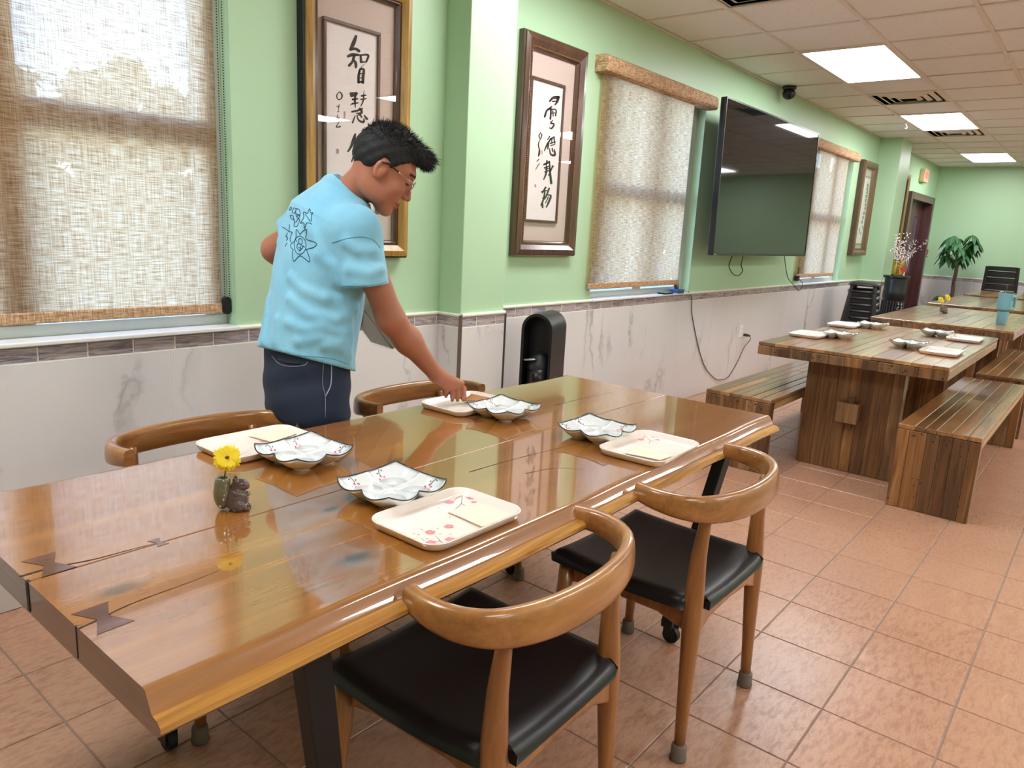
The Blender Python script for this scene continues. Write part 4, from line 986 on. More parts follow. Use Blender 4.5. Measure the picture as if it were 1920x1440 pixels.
def ell(P, c, r, R=None):
    q = P-np.asarray(c, float)
    if R is not None: q = q@np.asarray(R, float).T
    r = np.asarray(r, float); k0 = np.linalg.norm(q/r, axis=-1); k1 = np.linalg.norm(q/(r*r), axis=-1)+1e-9
    return k0*(k0-1)/k1
def np_mesh(name, V, Q, mats, parent=None, mi=None, origin=None, smooth=True, relax=2):
    V = V.copy()
    for _ in range(relax):      # a little Laplacian relaxation takes the grid steps out
        acc = np.zeros_like(V); cnt = np.zeros(len(V))
        for a in range(4):
            b = (a+1) % 4
            np.add.at(acc, Q[:, a], V[Q[:, b]]); np.add.at(acc, Q[:, b], V[Q[:, a]]); np.add.at(cnt, Q[:, a], 1); np.add.at(cnt, Q[:, b], 1)
        V = V*.5+.5*acc/np.maximum(cnt, 1)[:, None]
    o0 = np.zeros(3) if origin is None else np.asarray(origin, float)
    me = bpy.data.meshes.new(name); me.from_pydata((V-o0).tolist(), [], Q.tolist())
    for m in (mats if isinstance(mats, (list, tuple)) else [mats]): me.materials.append(m)
    if mi is not None: me.polygons.foreach_set('material_index', mi)
    if smooth: me.polygons.foreach_set('use_smooth', [True]*len(me.polygons))
    me.update(); o = bpy.data.objects.new(name, me); C.objects.link(o)
    if parent is not None: o.parent = parent
    elif origin is not None: o.location = o0
    return o, V

# ---------------------------------------------------------------- tableware
def bowl_geo(t_, phi):
    s = abs(((phi+pi/4) % (pi/2))-pi/4)/(pi/4)
    R = .121-.034*s**1.1+.004*sin(pi*s); zr = .047-.006*s-.009*sin(pi*s)
    zb = .024+(zr-.024)*t_**2.6
    z = zb-.022*sin(pi*min(1, t_**.95))*(1-s**2.6)-.004*(1-s)*(1-t_)*t_
    return R*t_, z
def make_bowl(label, loc, rz, detail=True):
    B = thing('divided_bowl', label, 'bowl', loc, rz, 'four-part porcelain bowls')
    nr, na = (14, 96) if detail else (8, 48); g = MB(); th = .0035
    inn = [[(bowl_geo(i/nr, 2*pi*j/na)) for j in range(na)] for i in range(1, nr+1)]
    r1 = [[Vector((r_*cos(2*pi*j/na), r_*sin(2*pi*j/na), z)) for j, (r_, z) in enumerate(q)] for q in inn]
    r2 = [[Vector((p.x*.985, p.y*.985, p.z-th-.001)) for p in q] for q in r1]
    c0 = Vector((0, 0, bowl_geo(0.0, 0)[1]))
    g.loft(r2[::-1]+r1[::-1][:0], True, False, False)
    g.loft(r1, True, False, False)
    o = len(g.v); g.v += [tuple(c0), (0, 0, c0.z-th-.001)]
    base1 = len(r2)*na
    for j in range(na):
        g.f.append((base1+(j+1) % na, base1+j, o)); g.f.append((((len(r2)-1)*na)+j, ((len(r2)-1)*na)+(j+1) % na, o+1)); g.mi += [0, 0]
        g.f.append((base1+(nr-1)*na+j, base1+(nr-1)*na+(j+1) % na, (j+1) % na, j)); g.mi.append(0)
    do = g.build('dish', BOWLM, B, smooth=True); bm_ = bmesh.new(); bm_.from_mesh(do.data); bmesh.ops.recalc_face_normals(bm_, faces=bm_.faces); bm_.to_mesh(do.data); bm_.free()
    MB().tube([(p.x, p.y, p.z) for p in r1[-1]], .0016, 6, closed=True).build('rim_line', RIMM, B, smooth=True)
    for k in range(4):
        a = k*pi/2; MB().lathe([(.021, 0), (.022, .002), (.025, .010), (.033, .018)], 18, c=(.053*cos(a), .053*sin(a), 0)).build('foot', BOWLM, B, smooth=True)
    if detail:
        rd = MB(); gn = MB()
        for k in range(4):
            for s in ((-1, 1) if k == 1 else ((1,) if k in (0, 3) else (-1,))):
                ph = k*pi/2+s*.34
                def pt(t_, p): r_, z = bowl_geo(t_, p); return Vector((r_*cos(p), r_*sin(p), z+.0011))
                c = pt(.74, ph)
                for q in range(5):
                    e = pt(.74+.075*sin(q*1.2566), ph+.085*cos(q*1.2566)); u = (pt(.76, ph)-pt(.72, ph)).normalized(); v_ = (pt(.74, ph+.03)-pt(.74, ph-.03)).normalized()
                    rd.add([e+u*(.0036*sin(w_*pi/3))+v_*(.0030*cos(w_*pi/3)) for w_ in range(6)], [tuple(range(6))])
                st = [pt(.83, ph+.02*s), pt(.90, ph+.05*s), pt(.97, ph+.03*s)]
                gn.tube(st, .0007, 5)
                for w_, (tt, dp) in enumerate(((.88, .10), (.93, -.03))):
                    e = pt(tt, ph+dp*s); gn.ball(e, .0018, 6, 4)
        rd.build('blossom_print', REDM, B)['kind'] = 'stuff'; gn.build('stem_print', GREENPR, B)['kind'] = 'stuff'
    return B
A45 = radians(45)
b1 = make_bowl('four-part petal bowl in front of the squirrel vase, near table edge', (1.057, -1.522, TH), A45)
def bcopy(label, loc, rz=A45):
    c = copy_tree(b1); c.location = loc; c.rotation_euler = (0, 0, rz); c['label'] = label
bcopy('four-part petal bowl beside the tray at the right end of the live-edge table', (1.833, -1.562, TH))
bcopy('four-part petal bowl behind the yellow flower, far left of the table', (1.062, -1.184, TH), A45+.03)
bcopy('four-part petal bowl next to the reaching hand', (1.813, -1.213, TH))
RT = .75
for lab, x, y, rz in (('small four-part bowl at the wall side near corner of the nearest reclaimed table', 5.06, -1.345, .75), ('small four-part bowl at the wall side far corner of the nearest reclaimed table', 5.95, -1.33, .8),
                      ('small four-part bowl at the aisle side near corner of the nearest reclaimed table', 5.03, -1.76, .75), ('small four-part bowl at the aisle side far corner of the nearest reclaimed table', 5.92, -1.76, .8)):
    bcopy(lab, (x, y, RT), rz)
TW, TD = .283, .205
tp = lambda X_, Y_: at(680+X_/6, 850+Y_/6, z=TH+.006)-np.array([1.05, -1.705, TH])
def make_tray(label, loc, rz):
    T = thing('serving_tray', label, 'tray', loc, rz, 'blush melamine trays'); g = MB()
    R = lambda w, d, r, z: [Vector((x, y, z)) for x, y in rrect(w, d, r, 6)]
    g.loft([R(TW-.03, TD-.03, .028, .0), R(TW-.012, TD-.012, .036, .004), R(TW, TD, .04, .019), R(TW-.003, TD-.003, .039, .0205), R(TW-.009, TD-.009, .036, .0195), R(TW-.026, TD-.026, .03, .006), R(TW-.034, TD-.034, .027, .005)], True, True, True)
    g.build('body', TRAYM, T, auto=50)
    bl = MB(); br = MB(); Z = .0056
    def flat(p): return Vector((p[0], p[1], Z))
    for X_, Y_, s in ((980, 545, 1), (1215, 500, .9), (1250, 545, .7), (970, 820, 1), (760, 885, 1.05), (770, 1000, 1), (985, 965, 1)):
        c = flat(tp(X_, Y_))
        for q in range(5):
            a = q*2*pi/5+X_; e = c+Vector((cos(a), sin(a), 0))*.0062*s
            bl.add([e+Vector((.0048*s*cos(w_*pi/4), .0048*s*sin(w_*pi/4), .00005*q)) for w_ in range(8)], [tuple(range(8))])
    for X_, Y_ in ((1180, 438), (1420, 525), (850, 610), (980, 715), (630, 912), (870, 905), (990, 905), (845, 842), (725, 958), (575, 898), (190, 815)):
        c = flat(tp(X_, Y_)); 
        if abs(c.x) < TW/2-.02 and abs(c.y) < TD/2-.02: bl.add([c+Vector((.003*cos(w_*pi/3), .0022*sin(w_*pi/3), 0)) for w_ in range(6)], [tuple(range(6))])
    for pts, w_ in (([(1095, 440), (1118, 480), (1105, 570), (1040, 625)], 9), ([(1115, 475), (1060, 500), (1030, 530)], 7), ([(1110, 560), (1160, 590)], 5), ([(1160, 490), (1330, 515)], 5), ([(915, 1020), (870, 980), (820, 920)], 8), ([(870, 980), (835, 995)], 6), ([(650, 840), (685, 870)], 6), ([(690, 980), (660, 955)], 6)):
        brush(br, pts, w_, lambda a, b: tuple(flat(tp(a, b))+Vector((0, 0, .0001))))
    bl.build('blossom_print', PINKM, T)['kind'] = 'stuff'; br.build('branch_print', GREYPR, T)['kind'] = 'stuff'
    return T
t1 = make_tray('pale floral tray with a cream napkin at the near table edge', (1.05, -1.705, TH), 0)
def tcopy(label, loc, rz):
    c = copy_tree(t1); c.location = loc; c.rotation_euler = (0, 0, rz); c['label'] = label
tcopy('pale floral tray with a cream napkin at the right end of the live-edge table', (1.838, -1.742, TH), radians(2))
tcopy('pale floral tray with a cream napkin behind the yellow flower', (1.05, -1.003, TH), radians(180))
tcopy('pale floral tray under the reaching hand', (1.815, -1.045, TH), radians(181))
for lab, x, y in (('pale tray at the wall side near corner of the nearest reclaimed table', 4.97, -1.185), ('pale tray at the wall side far corner of the nearest reclaimed table', 5.86, -1.16), ('pale tray at the aisle side near corner of the nearest reclaimed table', 4.95, -1.955), ('pale tray at the aisle side far corner of the nearest reclaimed table', 5.85, -1.945)):
    tcopy(lab, (x, y, RT), pi if y > -1.5 else 0)
def napkin(label, pts):
    P = [at(*p, z=TH+.0075) for p in pts]; c = sum(P)/4; N_ = thing('paper_napkin', label, 'napkin', (c[0], c[1], TH+.0058), 0, 'cream paper napkins'); n = 8
    for L_ in range(2):
        g = MB(); vs = []
        for j in range(n+1):
            for i in range(n+1):
                u, v_ = i/n, j/n; p = (P[0]*(1-u)+P[1]*u)*(1-v_)+(P[3]*(1-u)+P[2]*u)*v_-c
                vs.append((p[0]*(1-.01*L_), p[1]*(1-.01*L_), .0006+.0016*L_+.0012*sin(3*u+L_)*v_+.002*(u-.5)**2))
        g.add(vs, [(j*(n+1)+i, j*(n+1)+i+1, (j+1)*(n+1)+i+1, (j+1)*(n+1)+i) for j in range(n) for i in range(n)]); g.build('sheet', NAPM, N_, smooth=True)
napkin('cream paper napkin on the tray at the near table edge', [(839, 960), (895, 943), (962, 965), (905, 990)])
napkin('cream paper napkin on the tray at the right end of the table', [(1172, 850), (1199, 838), (1261, 855), (1238, 864)])
napkin('cream paper napkin on the tray behind the yellow flower', [(466, 818), (528, 797), (572, 808), (510, 830)])

# squirrel vase with a yellow gerbera
def flower(parent, c, r, nrm, n=24, rings=2):
    z = Vector(nrm).normalized(); x = z.orthogonal().normalized(); y = z.cross(x); c = Vector(c); rr = random.Random(int(r*1e5))
    for k in range(rings):
        for q in range(n):
            a = 2*pi*(q+.5*k)/n+rr.uniform(-.06, .06); d = x*cos(a)+y*sin(a); s = d.cross(z); L_ = r*rr.uniform(.88, 1.05)*(1-.18*k); w_ = r*.15; up = .22-.25*k+rr.uniform(-.12, .08)
            P = [c+d*(L_*.12)]
            m = MB(); row = []
            for t_, ww in ((.12, .35), (.4, .9), (.75, 1.0), (.94, .6), (1.0, .12)):
                ctr = c+d*(L_*t_)-z*(L_*up*t_*t_)+z*(.0012*k); row.append((ctr-s*w_*ww, ctr+z*(w_*.25*ww), ctr+s*w_*ww))
            m.add([p for r_ in row for p in r_], [(3*i+j, 3*i+j+1, 3*i+j+4, 3*i+j+3) for i in range(4) for j in range(2)]); m.build('petal', YEL, parent, smooth=True)
    MB().ball(c+z*.001, (r*.16, r*.16, r*.12), 12, 8).build('disc', YELC, parent, smooth=True)
def squirrel(label_v, label_f, p, sc, rz, h=.0016, flowers=((-.012, .006, .118, .03),)):
    def body(P):
        P = P/sc
        d = ell(P, (.008, 0, .022), (.026, .022, .024)); d = smin(d, ell(P, (.006, 0, .036), (.018, .017, .022)), .01)
        d = smin(d, ell(P, (.016, 0, .058), (.018, .0135, .0125)), .006); d = smin(d, ell(P, (.028, 0, .053), (.009, .008, .007)), .006)
        for s in (-1, 1):
            d = smin(d, ell(P, (.006, s*.010, .071), (.0045, .0028, .006)), .002); d = smin(d, ell(P, (.012, s*.017, .012), (.016, .009, .013)), .005)
            d = smin(d, cap(P, (.008, s*.016, .042), (.026, s*.007, .034), .0048), .004); d = smin(d, ell(P, (.030, s*.011, .004), (.008, .006, .005)), .003)
        return np.maximum(d, -P[..., 2]+.0003)*sc
    def tail(P):
        P = P/sc; d = ell(P, (-.022, 0, .040), (.019, .019, .038)); d = smin(d, ell(P, (-.02, 0, .068), (.015, .015, .014)), .01)
        d = np.maximum(d, P[..., 2]-.076); d = smax(d, -cap(P, (-.02, 0, .052), (-.02, 0, .09), .0105), .003)
        return np.maximum(d, -P[..., 2]+.0003)*sc
    V_ = thing('squirrel_vase', label_v, 'vase', p, rz, 'squirrel bud vases')
    a, q = surfnet(body, np.array((-.04, -.04, -.004))*sc, np.array((.055, .04, .085))*sc, h); np_mesh('squirrel', a, q, SQM, V_, relax=1)
    a, q = surfnet(tail, np.array((-.05, -.03, -.004))*sc, np.array((.01, .03, .085))*sc, h); np_mesh('tail_vessel', a, q, SQT, V_, relax=1)
    for s in (-1, 1): MB().ball((.025*sc, s*.0125*sc, .061*sc), .0018*sc, 8, 6).build('eye', BLACKM, V_, smooth=True)
    MB().ball((.032*sc, 0, .036*sc), (.006*sc, .006*sc, .006*sc), 10, 8).build('acorn', SQT, V_, smooth=True)
    M = Matrix.Rotation(rz, 3, 'Z')
    for k, (fx, fy, fz, fr) in enumerate(flowers):
        Fl = thing('gerbera_flower' if k == 0 else 'gerbera_flower', label_f if k == 0 else label_f+', lower bloom', 'flower', Vector(p)+M @ Vector((-.02*sc, 0, .055*sc)), 0, 'yellow gerberas')
        b = Vector(p)+M @ Vector((-.02*sc, 0, .055*sc)); tip = Vector((p[0]+fx, p[1]+fy, p[2]+fz))-b
        nr = Vector((-.35, -.75, .45))
        MB().tube([(0, 0, 0), tip*.5+Vector((.002, 0, .004)), tip-nr.normalized()*.004], .0016, 6).build('stem', STEMM, Fl, smooth=True)
        flower(Fl, tip, fr, nr)
sq = at(449, 958, z=TH)
squirrel('dark clay squirrel bud vase with olive tail on the live-edge table', 'yellow gerbera in the squirrel vase on the live-edge table', (sq[0]-.004, sq[1]+.018, TH), .94, radians(-38), .0015, ((-.012, -.004, .117, .029),))
squirrel('small dark squirrel bud vase on the tumbler table', 'yellow gerbera pair on the tumbler table', (8.2, -1.42, RT), .95, radians(-60), .003, ((-.03, .03, .125, .036), (.03, -.015, .15, .036)))

# blue tumbler
TU = thing('tumbler', 'large teal blue handled tumbler with straw on the second reclaimed table', 'tumbler', (7.57, -1.965, RT))
MB().lathe([(.038, 0), (.040, .004), (.041, .10), (.042, .112), (.054, .122), (.056, .135), (.0575, .245), (.0575, .262)], 28).build('body', TEAL, TU, auto=35)
MB().lathe([(.0425, .109), (.0435, .111), (.0555, .122), (.0565, .128)], 28, cap0=False, cap1=False).build('shoulder_band', plain('teal_dark', '#5f909c', .5), TU)
MB().lathe([(.0575, .262), (.056, .272), (.05, .277), (.02, .278)], 28).build('lid', PLASTIC_CLEAR, TU, smooth=True)
MB().lathe([(.05, .258), (.05, .262)], 24).build('lid_insert', WHITE, TU)
hd = spline([(.055, 0, .235), (.085, 0, .238), (.103, 0, .225), (.103, 0, .16), (.095, 0, .135), (.056, 0, .14)], 6); hdo = MB().tube([tuple(p) for p in hd], [(.011, .0085)]*len(hd), 10).build('handle', TEAL, TU, smooth=True)
hdo.rotation_euler = (0, 0, radians(-38))
MB().tube([(.012, .004, .26), (.022, .01, .335)], .0045, 8).build('straw', PLASTIC_CLEAR, TU, smooth=True)
em = MB(); em.box(-.006, .006, -.0005, .0005, -.006, .006); em.box(-.018, .018, -.0005, .0005, -.018, -.013)
eo = em.build('emblem', plain('navy_emblem', '#20455c', .4), TU); eo.location = (.0577*cos(radians(-115)), .0577*sin(radians(-115)), .225); eo.rotation_euler = (0, 0, radians(-25))

# ---------------------------------------------------------------- far end of the hall
def stool(label, loc, rz, group):
    S = thing('stacking_stool', label, 'stool', loc, rz, group); g = MB(); n = 12; w_ = .19
    R = lambda w, r, z: [Vector((x, y, z)) for x, y in rrect(w*2, w*2*.85, r)]
    MB().loft([R(.14, .05, .0), R(.19, .07, .0), R(.20, .08, .012), R(.195, .08, .026), R(.165, .07, .042), R(.09, .05, .046)]).build('seat', BLACK, S, auto=40)
    for sx in (-1, 1):
        for sy in (-1, 1): MB().loft([[Vector((sx*(x+a), sy*(y+b), z)) for a, b in ((-.025, -.02), (.02, -.02), (.02, .02), (-.025, .02))] for x, y, z in ((.155, .12, .0), (.205, .17, -.44))]).build('leg', BLACK, S, bevel=.006)
    for sy in (-1, 1): MB().box(-.17, .17, sy*.14-.008, sy*.14+.008, -.13, -.05).build('apron', BLACK, S)
    for sx in (-1, 1): MB().box(sx*.17-.008, sx*.17+.008, -.13, .13, -.13, -.05).build('apron', BLACK, S)
    return S
sx_, sy_ = 9.33, -.40
s0 = stool('topmost black plastic stool of the stack by the far column', (sx_, sy_, .89), radians(8), 'stack of black stools')
names = ['second', 'third', 'fourth', 'fifth', 'sixth', 'lowest']
for k in range(6):
    c = copy_tree(s0); c.location = (sx_+.004*(k % 2), sy_-.003*k, .89-.075*(k+1)); c['label'] = names[k]+' black plastic stool '+('down ' if k < 5 else '')+'in the stack by the far column'
PD = thing('fluted_pedestal', 'black ribbed pedestal with vertical white lettering under the gold vase', 'pedestal', (10.36, -.50, 0), radians(30))
MB().lathe([(.15, 0), (.15, .04), (.125, .06), (.125, .70), (.135, .72), (.135, .80), (.13, .82), (.13, .965), (.155, .975), (.155, .995), (.15, 1.0)], 32).build('drum', BLACK, PD, auto=35)
fl = MB()
for k in range(24):
    a = 2*pi*k/24; fl.tube([(.127*cos(a), .127*sin(a), .07), (.127*cos(a), .127*sin(a), .69)], .007, 6)
fl.build('flutes', BLACKM, PD, smooth=True)['kind'] = 'stuff'
tx = MB(); rr = random.Random(4)
for ang in (-118, -140):
    a = radians(ang-30+0); z = .66
    while z > .1:
        for q in range(4):
            dz = rr.uniform(-.02, .02); da = rr.uniform(-.08, .08); b = a+da; tx.box(-.009, .009, -.001, .001, -.003, .003, M=Matrix.Translation((.1355*cos(b), .1355*sin(b), z+dz)) @ Matrix.Rotation(b+pi/2, 4, 'Z') @ Matrix.Rotation(rr.choice((0, pi/2, .6)), 4, 'Y'))
        z -= .062
tx.build('lettering', plain('white_lettering', '#b9b6ae', .6), PD)['kind'] = 'stuff'
VS = thing('gold_vase', 'brushed gold cylinder vase on the black pedestal', 'vase', (10.36, -.50, 1.0))
MB().lathe([(.062, 0), (.068, .004), (.07, .01), (.07, .20), (.066, .20), (.064, .02)], 28, cap1=True).build('body', GOLDV, VS, auto=40)
kn = MB().box(-.035, .035, -.0722, -.0702, -.035, .035, M=Matrix.Rotation(radians(-35), 4, 'Z') @ Matrix.Translation((.02, 0, .08)) @ Matrix.Rotation(radians(45), 4, 'Y')); kn.build('red_tag', REDP, VS)
CRD = thing('note_card', 'small white card standing beside the gold vase', 'card', (10.46, -.54, 1.0), radians(-40)); MB().box(-.03, .03, -.002, .002, 0, .09).build('card', WHITE, CRD)
BR = thing('blossom_branches', 'dry twigs with tiny pale blossoms in the gold vase', 'branches', (10.36, -.50, 1.06)); rr = random.Random(9); bs = MB()
ends = [(1672, 440), (1690, 455), (1700, 440), (1682, 450), (1678, 470), (1722, 452), (1745, 455), (1715, 470), (1668, 465), (1696, 468)]
for k, (a, b) in enumerate(ends):
    e = at(a, b, y=-.5+rr.uniform(-.12, .12))-np.array([10.36, -.5, 1.06]); e = np.clip(e, (-.35, -.3, .1), (1.0, .2, .75)); P = spline([(0, 0, 0), (e[0]*.3, e[1]*.3, e[2]*.45), tuple(e)], 6)
    MB().tube([tuple(p) for p in P], [.005-.004*i/len(P) for i in range(len(P))], 5).build('twig', TWIG, BR, smooth=True)
    for i in range(5, len(P)):
        for q in range(5):
            c = P[i]+np.array([rr.gauss(0, .018) for _ in range(3)]); bs.ball(c, .007, 6, 4)
bo = bs.build('blossoms', BLOSSOM, BR, smooth=True); bo['kind'] = 'stuff'
# potted money tree
PT = thing('potted_tree', 'green potted money tree in the far corner', 'plant', (14.05, -.58, 0)); rr = random.Random(2)
MB().lathe([(.12, 0), (.13, .02), (.16, .28), (.17, .30), (.155, .30), (.15, .26)], 28).build('pot', plain('grey_pot', '#8d857b', .6), PT, auto=40)
MB().lathe([(.15, .25), (.01, .265)], 20).build('soil', plain('soil', '#3a2c20', .95), PT)
for k in range(3):
    P = [(.018*cos(2.1*k+z*7), .018*sin(2.1*k+z*7), z) for z in np.linspace(.26, 1.16, 16)]; MB().tube(P, [.017-.005*i/15 for i in range(16)], 8).build('trunk', BARK, PT, smooth=True)
def leaf_cluster(base, tip, n, L_):
    base = Vector(base); tip = Vector(tip); MB().tube([base, (base+tip)/2+Vector((0, 0, .03)), tip], .005, 5).build('leaf_stalk', STEMM, PT, smooth=True)
    d0 = (tip-base); d0.z = 0; d0 = d0.normalized() if d0.length > .01 else Vector((1, 0, 0))
    for q in range(n):
        a = 2*pi*q/n+rr.uniform(-.2, .2); d = Vector((cos(a), sin(a), 0))*.8+d0*.35; d.normalize(); s = Vector((-d.y, d.x, 0)); L2 = L_*rr.uniform(.8, 1.15); row = []
        for t_, ww in ((0, .06), (.25, .6), (.55, 1), (.8, .7), (1, .05)):
            ctr = tip+d*(L2*t_*.72)-Vector((0, 0, L2*(.10*t_+.75*t_*t_))); w_ = L2*.17*ww; row.append((ctr-s*w_+Vector((0, 0, .006)), ctr, ctr+s*w_+Vector((0, 0, .006))))
        m = MB(); m.add([p for r_ in row for p in r_], [(3*i+j, 3*i+j+1, 3*i+j+4, 3*i+j+3) for i in range(4) for j in range(2)]); m.build('leaf', LEAF, PT, smooth=True)
for k in range(20):
    a = 2.9*k+rr.uniform(-.2, .2); zc_ = 1.20+.42*((k*.618) % 1.0); rad = .05+.19*sqrt(max(0, 1-((zc_-1.36)/.30)**2))*rr.uniform(.55, 1.0); leaf_cluster((0, 0, 1.13+rr.uniform(-.05, .03)), (rad*cos(a), rad*sin(a), zc_), 6, rr.uniform(.17, .24))
for a, z in ((2.2, .60), (-.8, .62), (.6, .55)): leaf_cluster((0, 0, z-.08), (.20*cos(a), .20*sin(a), z), 5, .14)
# black slat-back stacking chairs
def slat_chair(label, loc, rz):
    K = thing('stacking_chair', label, 'chair', loc, rz, 'black slat-back chairs at the far wall')
    for s in (-1, 1):
        MB().loft([[Vector((s*(x+a), y+b, z)) for a, b in ((-.022, -.02), (.022, -.02), (.022, .02), (-.022, .02))] for x, y, z in ((.25, -.27, 0), (.225, -.20, .45), (.215, -.23, .8), (.205, -.28, 1.06))]).build('leg', BLACK, K, bevel=.006)
        MB().loft([[Vector((s*(x+a), y+b, z)) for a, b in ((-.02, -.02), (.02, -.02), (.02, .02), (-.02, .02))] for x, y, z in ((.25, .25, 0), (.235, .22, .44))]).build('leg', BLACK, K, bevel=.006)
    MB().box(-.235, .235, -.2, .24, .425, .45).build('seat', BLACK, K, bevel=.012)
    for z, y in ((1.03, -.275), (.93, -.255), (.83, -.237), (.73, -.222), (.63, -.21)):
        g = MB(); g.loft([[Vector((x, y-.03*(1-(x/.2)**2)+b, z+a)) for a, b in ((-.034, -.007), (.034, -.009), (.034, .009), (-.034, .007))] for x in np.linspace(-.2, .2, 7)]); g.build('slat', BLACK, K, bevel=.004)
    return K
kc = slat_chair('black slat-back plastic chair behind the far table, beside the plant', (14.16, -1.235, 0), radians(-90))
for k, (lab, x, y, z) in enumerate((('black slat-back chair stacked on the one beside the plant', 14.13, -1.235, .075), ('black slat-back plastic chair at the right edge of the picture', 14.22, -1.80, -.0), ('black slat-back chair stacked on the one at the right edge', 14.19, -1.80, .07))):
    c = copy_tree(kc); c.location = (x, y, z); c['label'] = lab
# door, exit sign, alarm pull, hooks
D = struct(thing('door_1', 'mahogany double door with narrow glass panels at the far end', None, ((DOOR[0]+DOOR[1])/2, 0, 0)))
w_ = DOOR[1]-DOOR[0]; hz = DOOR[2]
for a, b, c, d in ((-w_/2-.09, -w_/2+.02, 0, hz+.09), (w_/2-.02, w_/2+.09, 0, hz+.09), (-w_/2+.02, w_/2-.02, hz-.02, hz+.09)): MB().box(a, b, -.05, .20, c, d).build('door_casing', DOORW, D, bevel=.008)
for s in (-1, 1):
    x0, x1 = (-w_/2+.02, -.002) if s < 0 else (.002, w_/2-.02); lw = x1-x0; g0, g1 = x0+lw*.36, x1-lw*.36; zz0, zz1 = .95, 1.86
    lf = MB()
    for a, b, c, d in ((x0, g0, .01, hz-.02), (g1, x1, .01, hz-.02), (g0, g1, .01, zz0), (g0, g1, zz1, hz-.02)): lf.box(a, b, .10, .145, c, d)
    lo = lf.build('door_leaf', DOORW, D)
    MB().box(g0, g1, .118, .126, zz0, zz1).build('pane', m_glass('door_glass%d' % s, (.75, .8, .85, 1), .12), lo)
    for z in (.2, .55): MB().box(x0+.12, x1-.12, .092, .101, z, z+.28).build('panel', DOORW, lo, bevel=.006)
    MB().tube([(s*.06, .098, .95), (s*.06, .05, .95), (s*.06, .05, 1.2), (s*.06, .098, 1.2)], .01, 8).build('handle', METAL, lo, smooth=True)
MB().box(-w_/2+.05, -w_/2+.4, .03, .10, hz-.10, hz-.04).build('door_closer', BLACKM, D, bevel=.006)
struct(MB().box(DOOR[0]-.5, DOOR[1]+.5, 1.6, 1.65, -.1, 2.6).build('wall_outside', plain('dim_hall_wall', '#6f7480', .8)), 'dim blue-grey wall beyond the door glass')
EX = thing('exit_sign', 'lit red exit sign in a cream housing above the door', 'sign', (13.30, 0, 2.365)); w2 = .30
MB().box(-w2/2, w2/2, -.075, -.001, 0, .20).build('housing', EXITM, EX, bevel=.012)
MB().box(-w2/2+.02, w2/2-.02, -.0775, -.074, .03, .175).build('face', plain('pink_face', '#f0a9a0', .5), EX)
def m_exit():
    m = Mat('exit_glow'); n = m.noise(m.coords(), 20, 1); m.p(Base_Color=lin('#d8362c'), Emission_Color=lin('#ff4a38'), Emission_Strength=.9); return m.m
ex = MB()
def letter(ch, x, s=.036, h=.085, z=.06, t=.011):
    B = lambda a, b, c, d: ex.box(x+a, x+b, -.0795, -.0775, z+c, z+d)
    if ch in 'E': B(0, t, 0, h); B(0, s, 0, t); B(0, s, h-t, h); B(0, s*.8, h/2-t/2, h/2+t/2)
    if ch == 'I': B(s/2-t/2, s/2+t/2, 0, h)
    if ch == 'T': B(s/2-t/2, s/2+t/2, 0, h); B(0, s, h-t, h)
    if ch == 'X':
        for sg in (-1, 1): ex.box(-t/2, t/2, -.0795, -.0775, -h*.54, h*.54, M=Matrix.Translation((x+s/2, 0, z+h/2)) @ Matrix.Rotation(sg*atan2(s-t, h), 4, 'Y'))
for k, ch in enumerate('EXIT'): letter(ch, -.11+k*.058)
ex.build('lettering', m_exit(), EX)
AL = thing('fire_alarm_pull', 'red fire alarm pull box beside the far door', 'alarm', (14.47, 0, 1.21)); MB().box(-.05, .05, -.045, -.001, 0, .13).build('box', REDP, AL, bevel=.006); MB().box(-.035, .035, -.055, -.045, .02, .045).build('handle', WHITE, AL)
for lab, (a, b) in (('small white ceiling hook beside the second light panel', (1699, 234)), ('small white ceiling hook at the right edge of the picture', (1893, 103))):
    p = at(a, b-4, z=H-.004); K = thing('ceiling_hook', lab, 'hook', p); P = [(0, 0, 0), (0, 0, -.025), (.012, -.008, -.035), (.018, -.012, -.05), (.008, -.005, -.062), (-.008, .005, -.058)]
    MB().tube([tuple(q) for q in spline(P, 4)], .004, 6).build('wire', WHITE, K, smooth=True); MB().lathe([(.02, 0), (.02, -.006)], 14).build('plate', WHITE, K)
# ---------------------------------------------------------------- the standing person
th = radians(15); pf = np.array([cos(th), -sin(th), 0.]); pr_ = np.array([-sin(th), -cos(th), 0.]); pu = np.array([0, 0, 1.])
SP = [at(572, 690, y=-.68), at(574, 655, y=-.68), at(590, 570, y=-.69), at(606, 480, y=-.70), at(622, 415, y=-.725), at(648, 360, y=-.75)]
SA = [.150, .147, .140, .134, .118, .076]; SB = [.188, .184, .180, .188, .178, .090]
Sr = at(668, 432, y=-.895); Se = at(686, 536, y=-.925); Er = at(732, 598, y=-.95); Wr = at(816, 700, y=-.985)
Sl = np.array([SP[4][0]-pr_[0]*.17, SP[4][1]-pr_[1]*.17, Sr[2]+.02]); El = at(516, 468, y=-.44); Wl = at(672, 560, y=-.53)+np.array([.0, .0, .0])
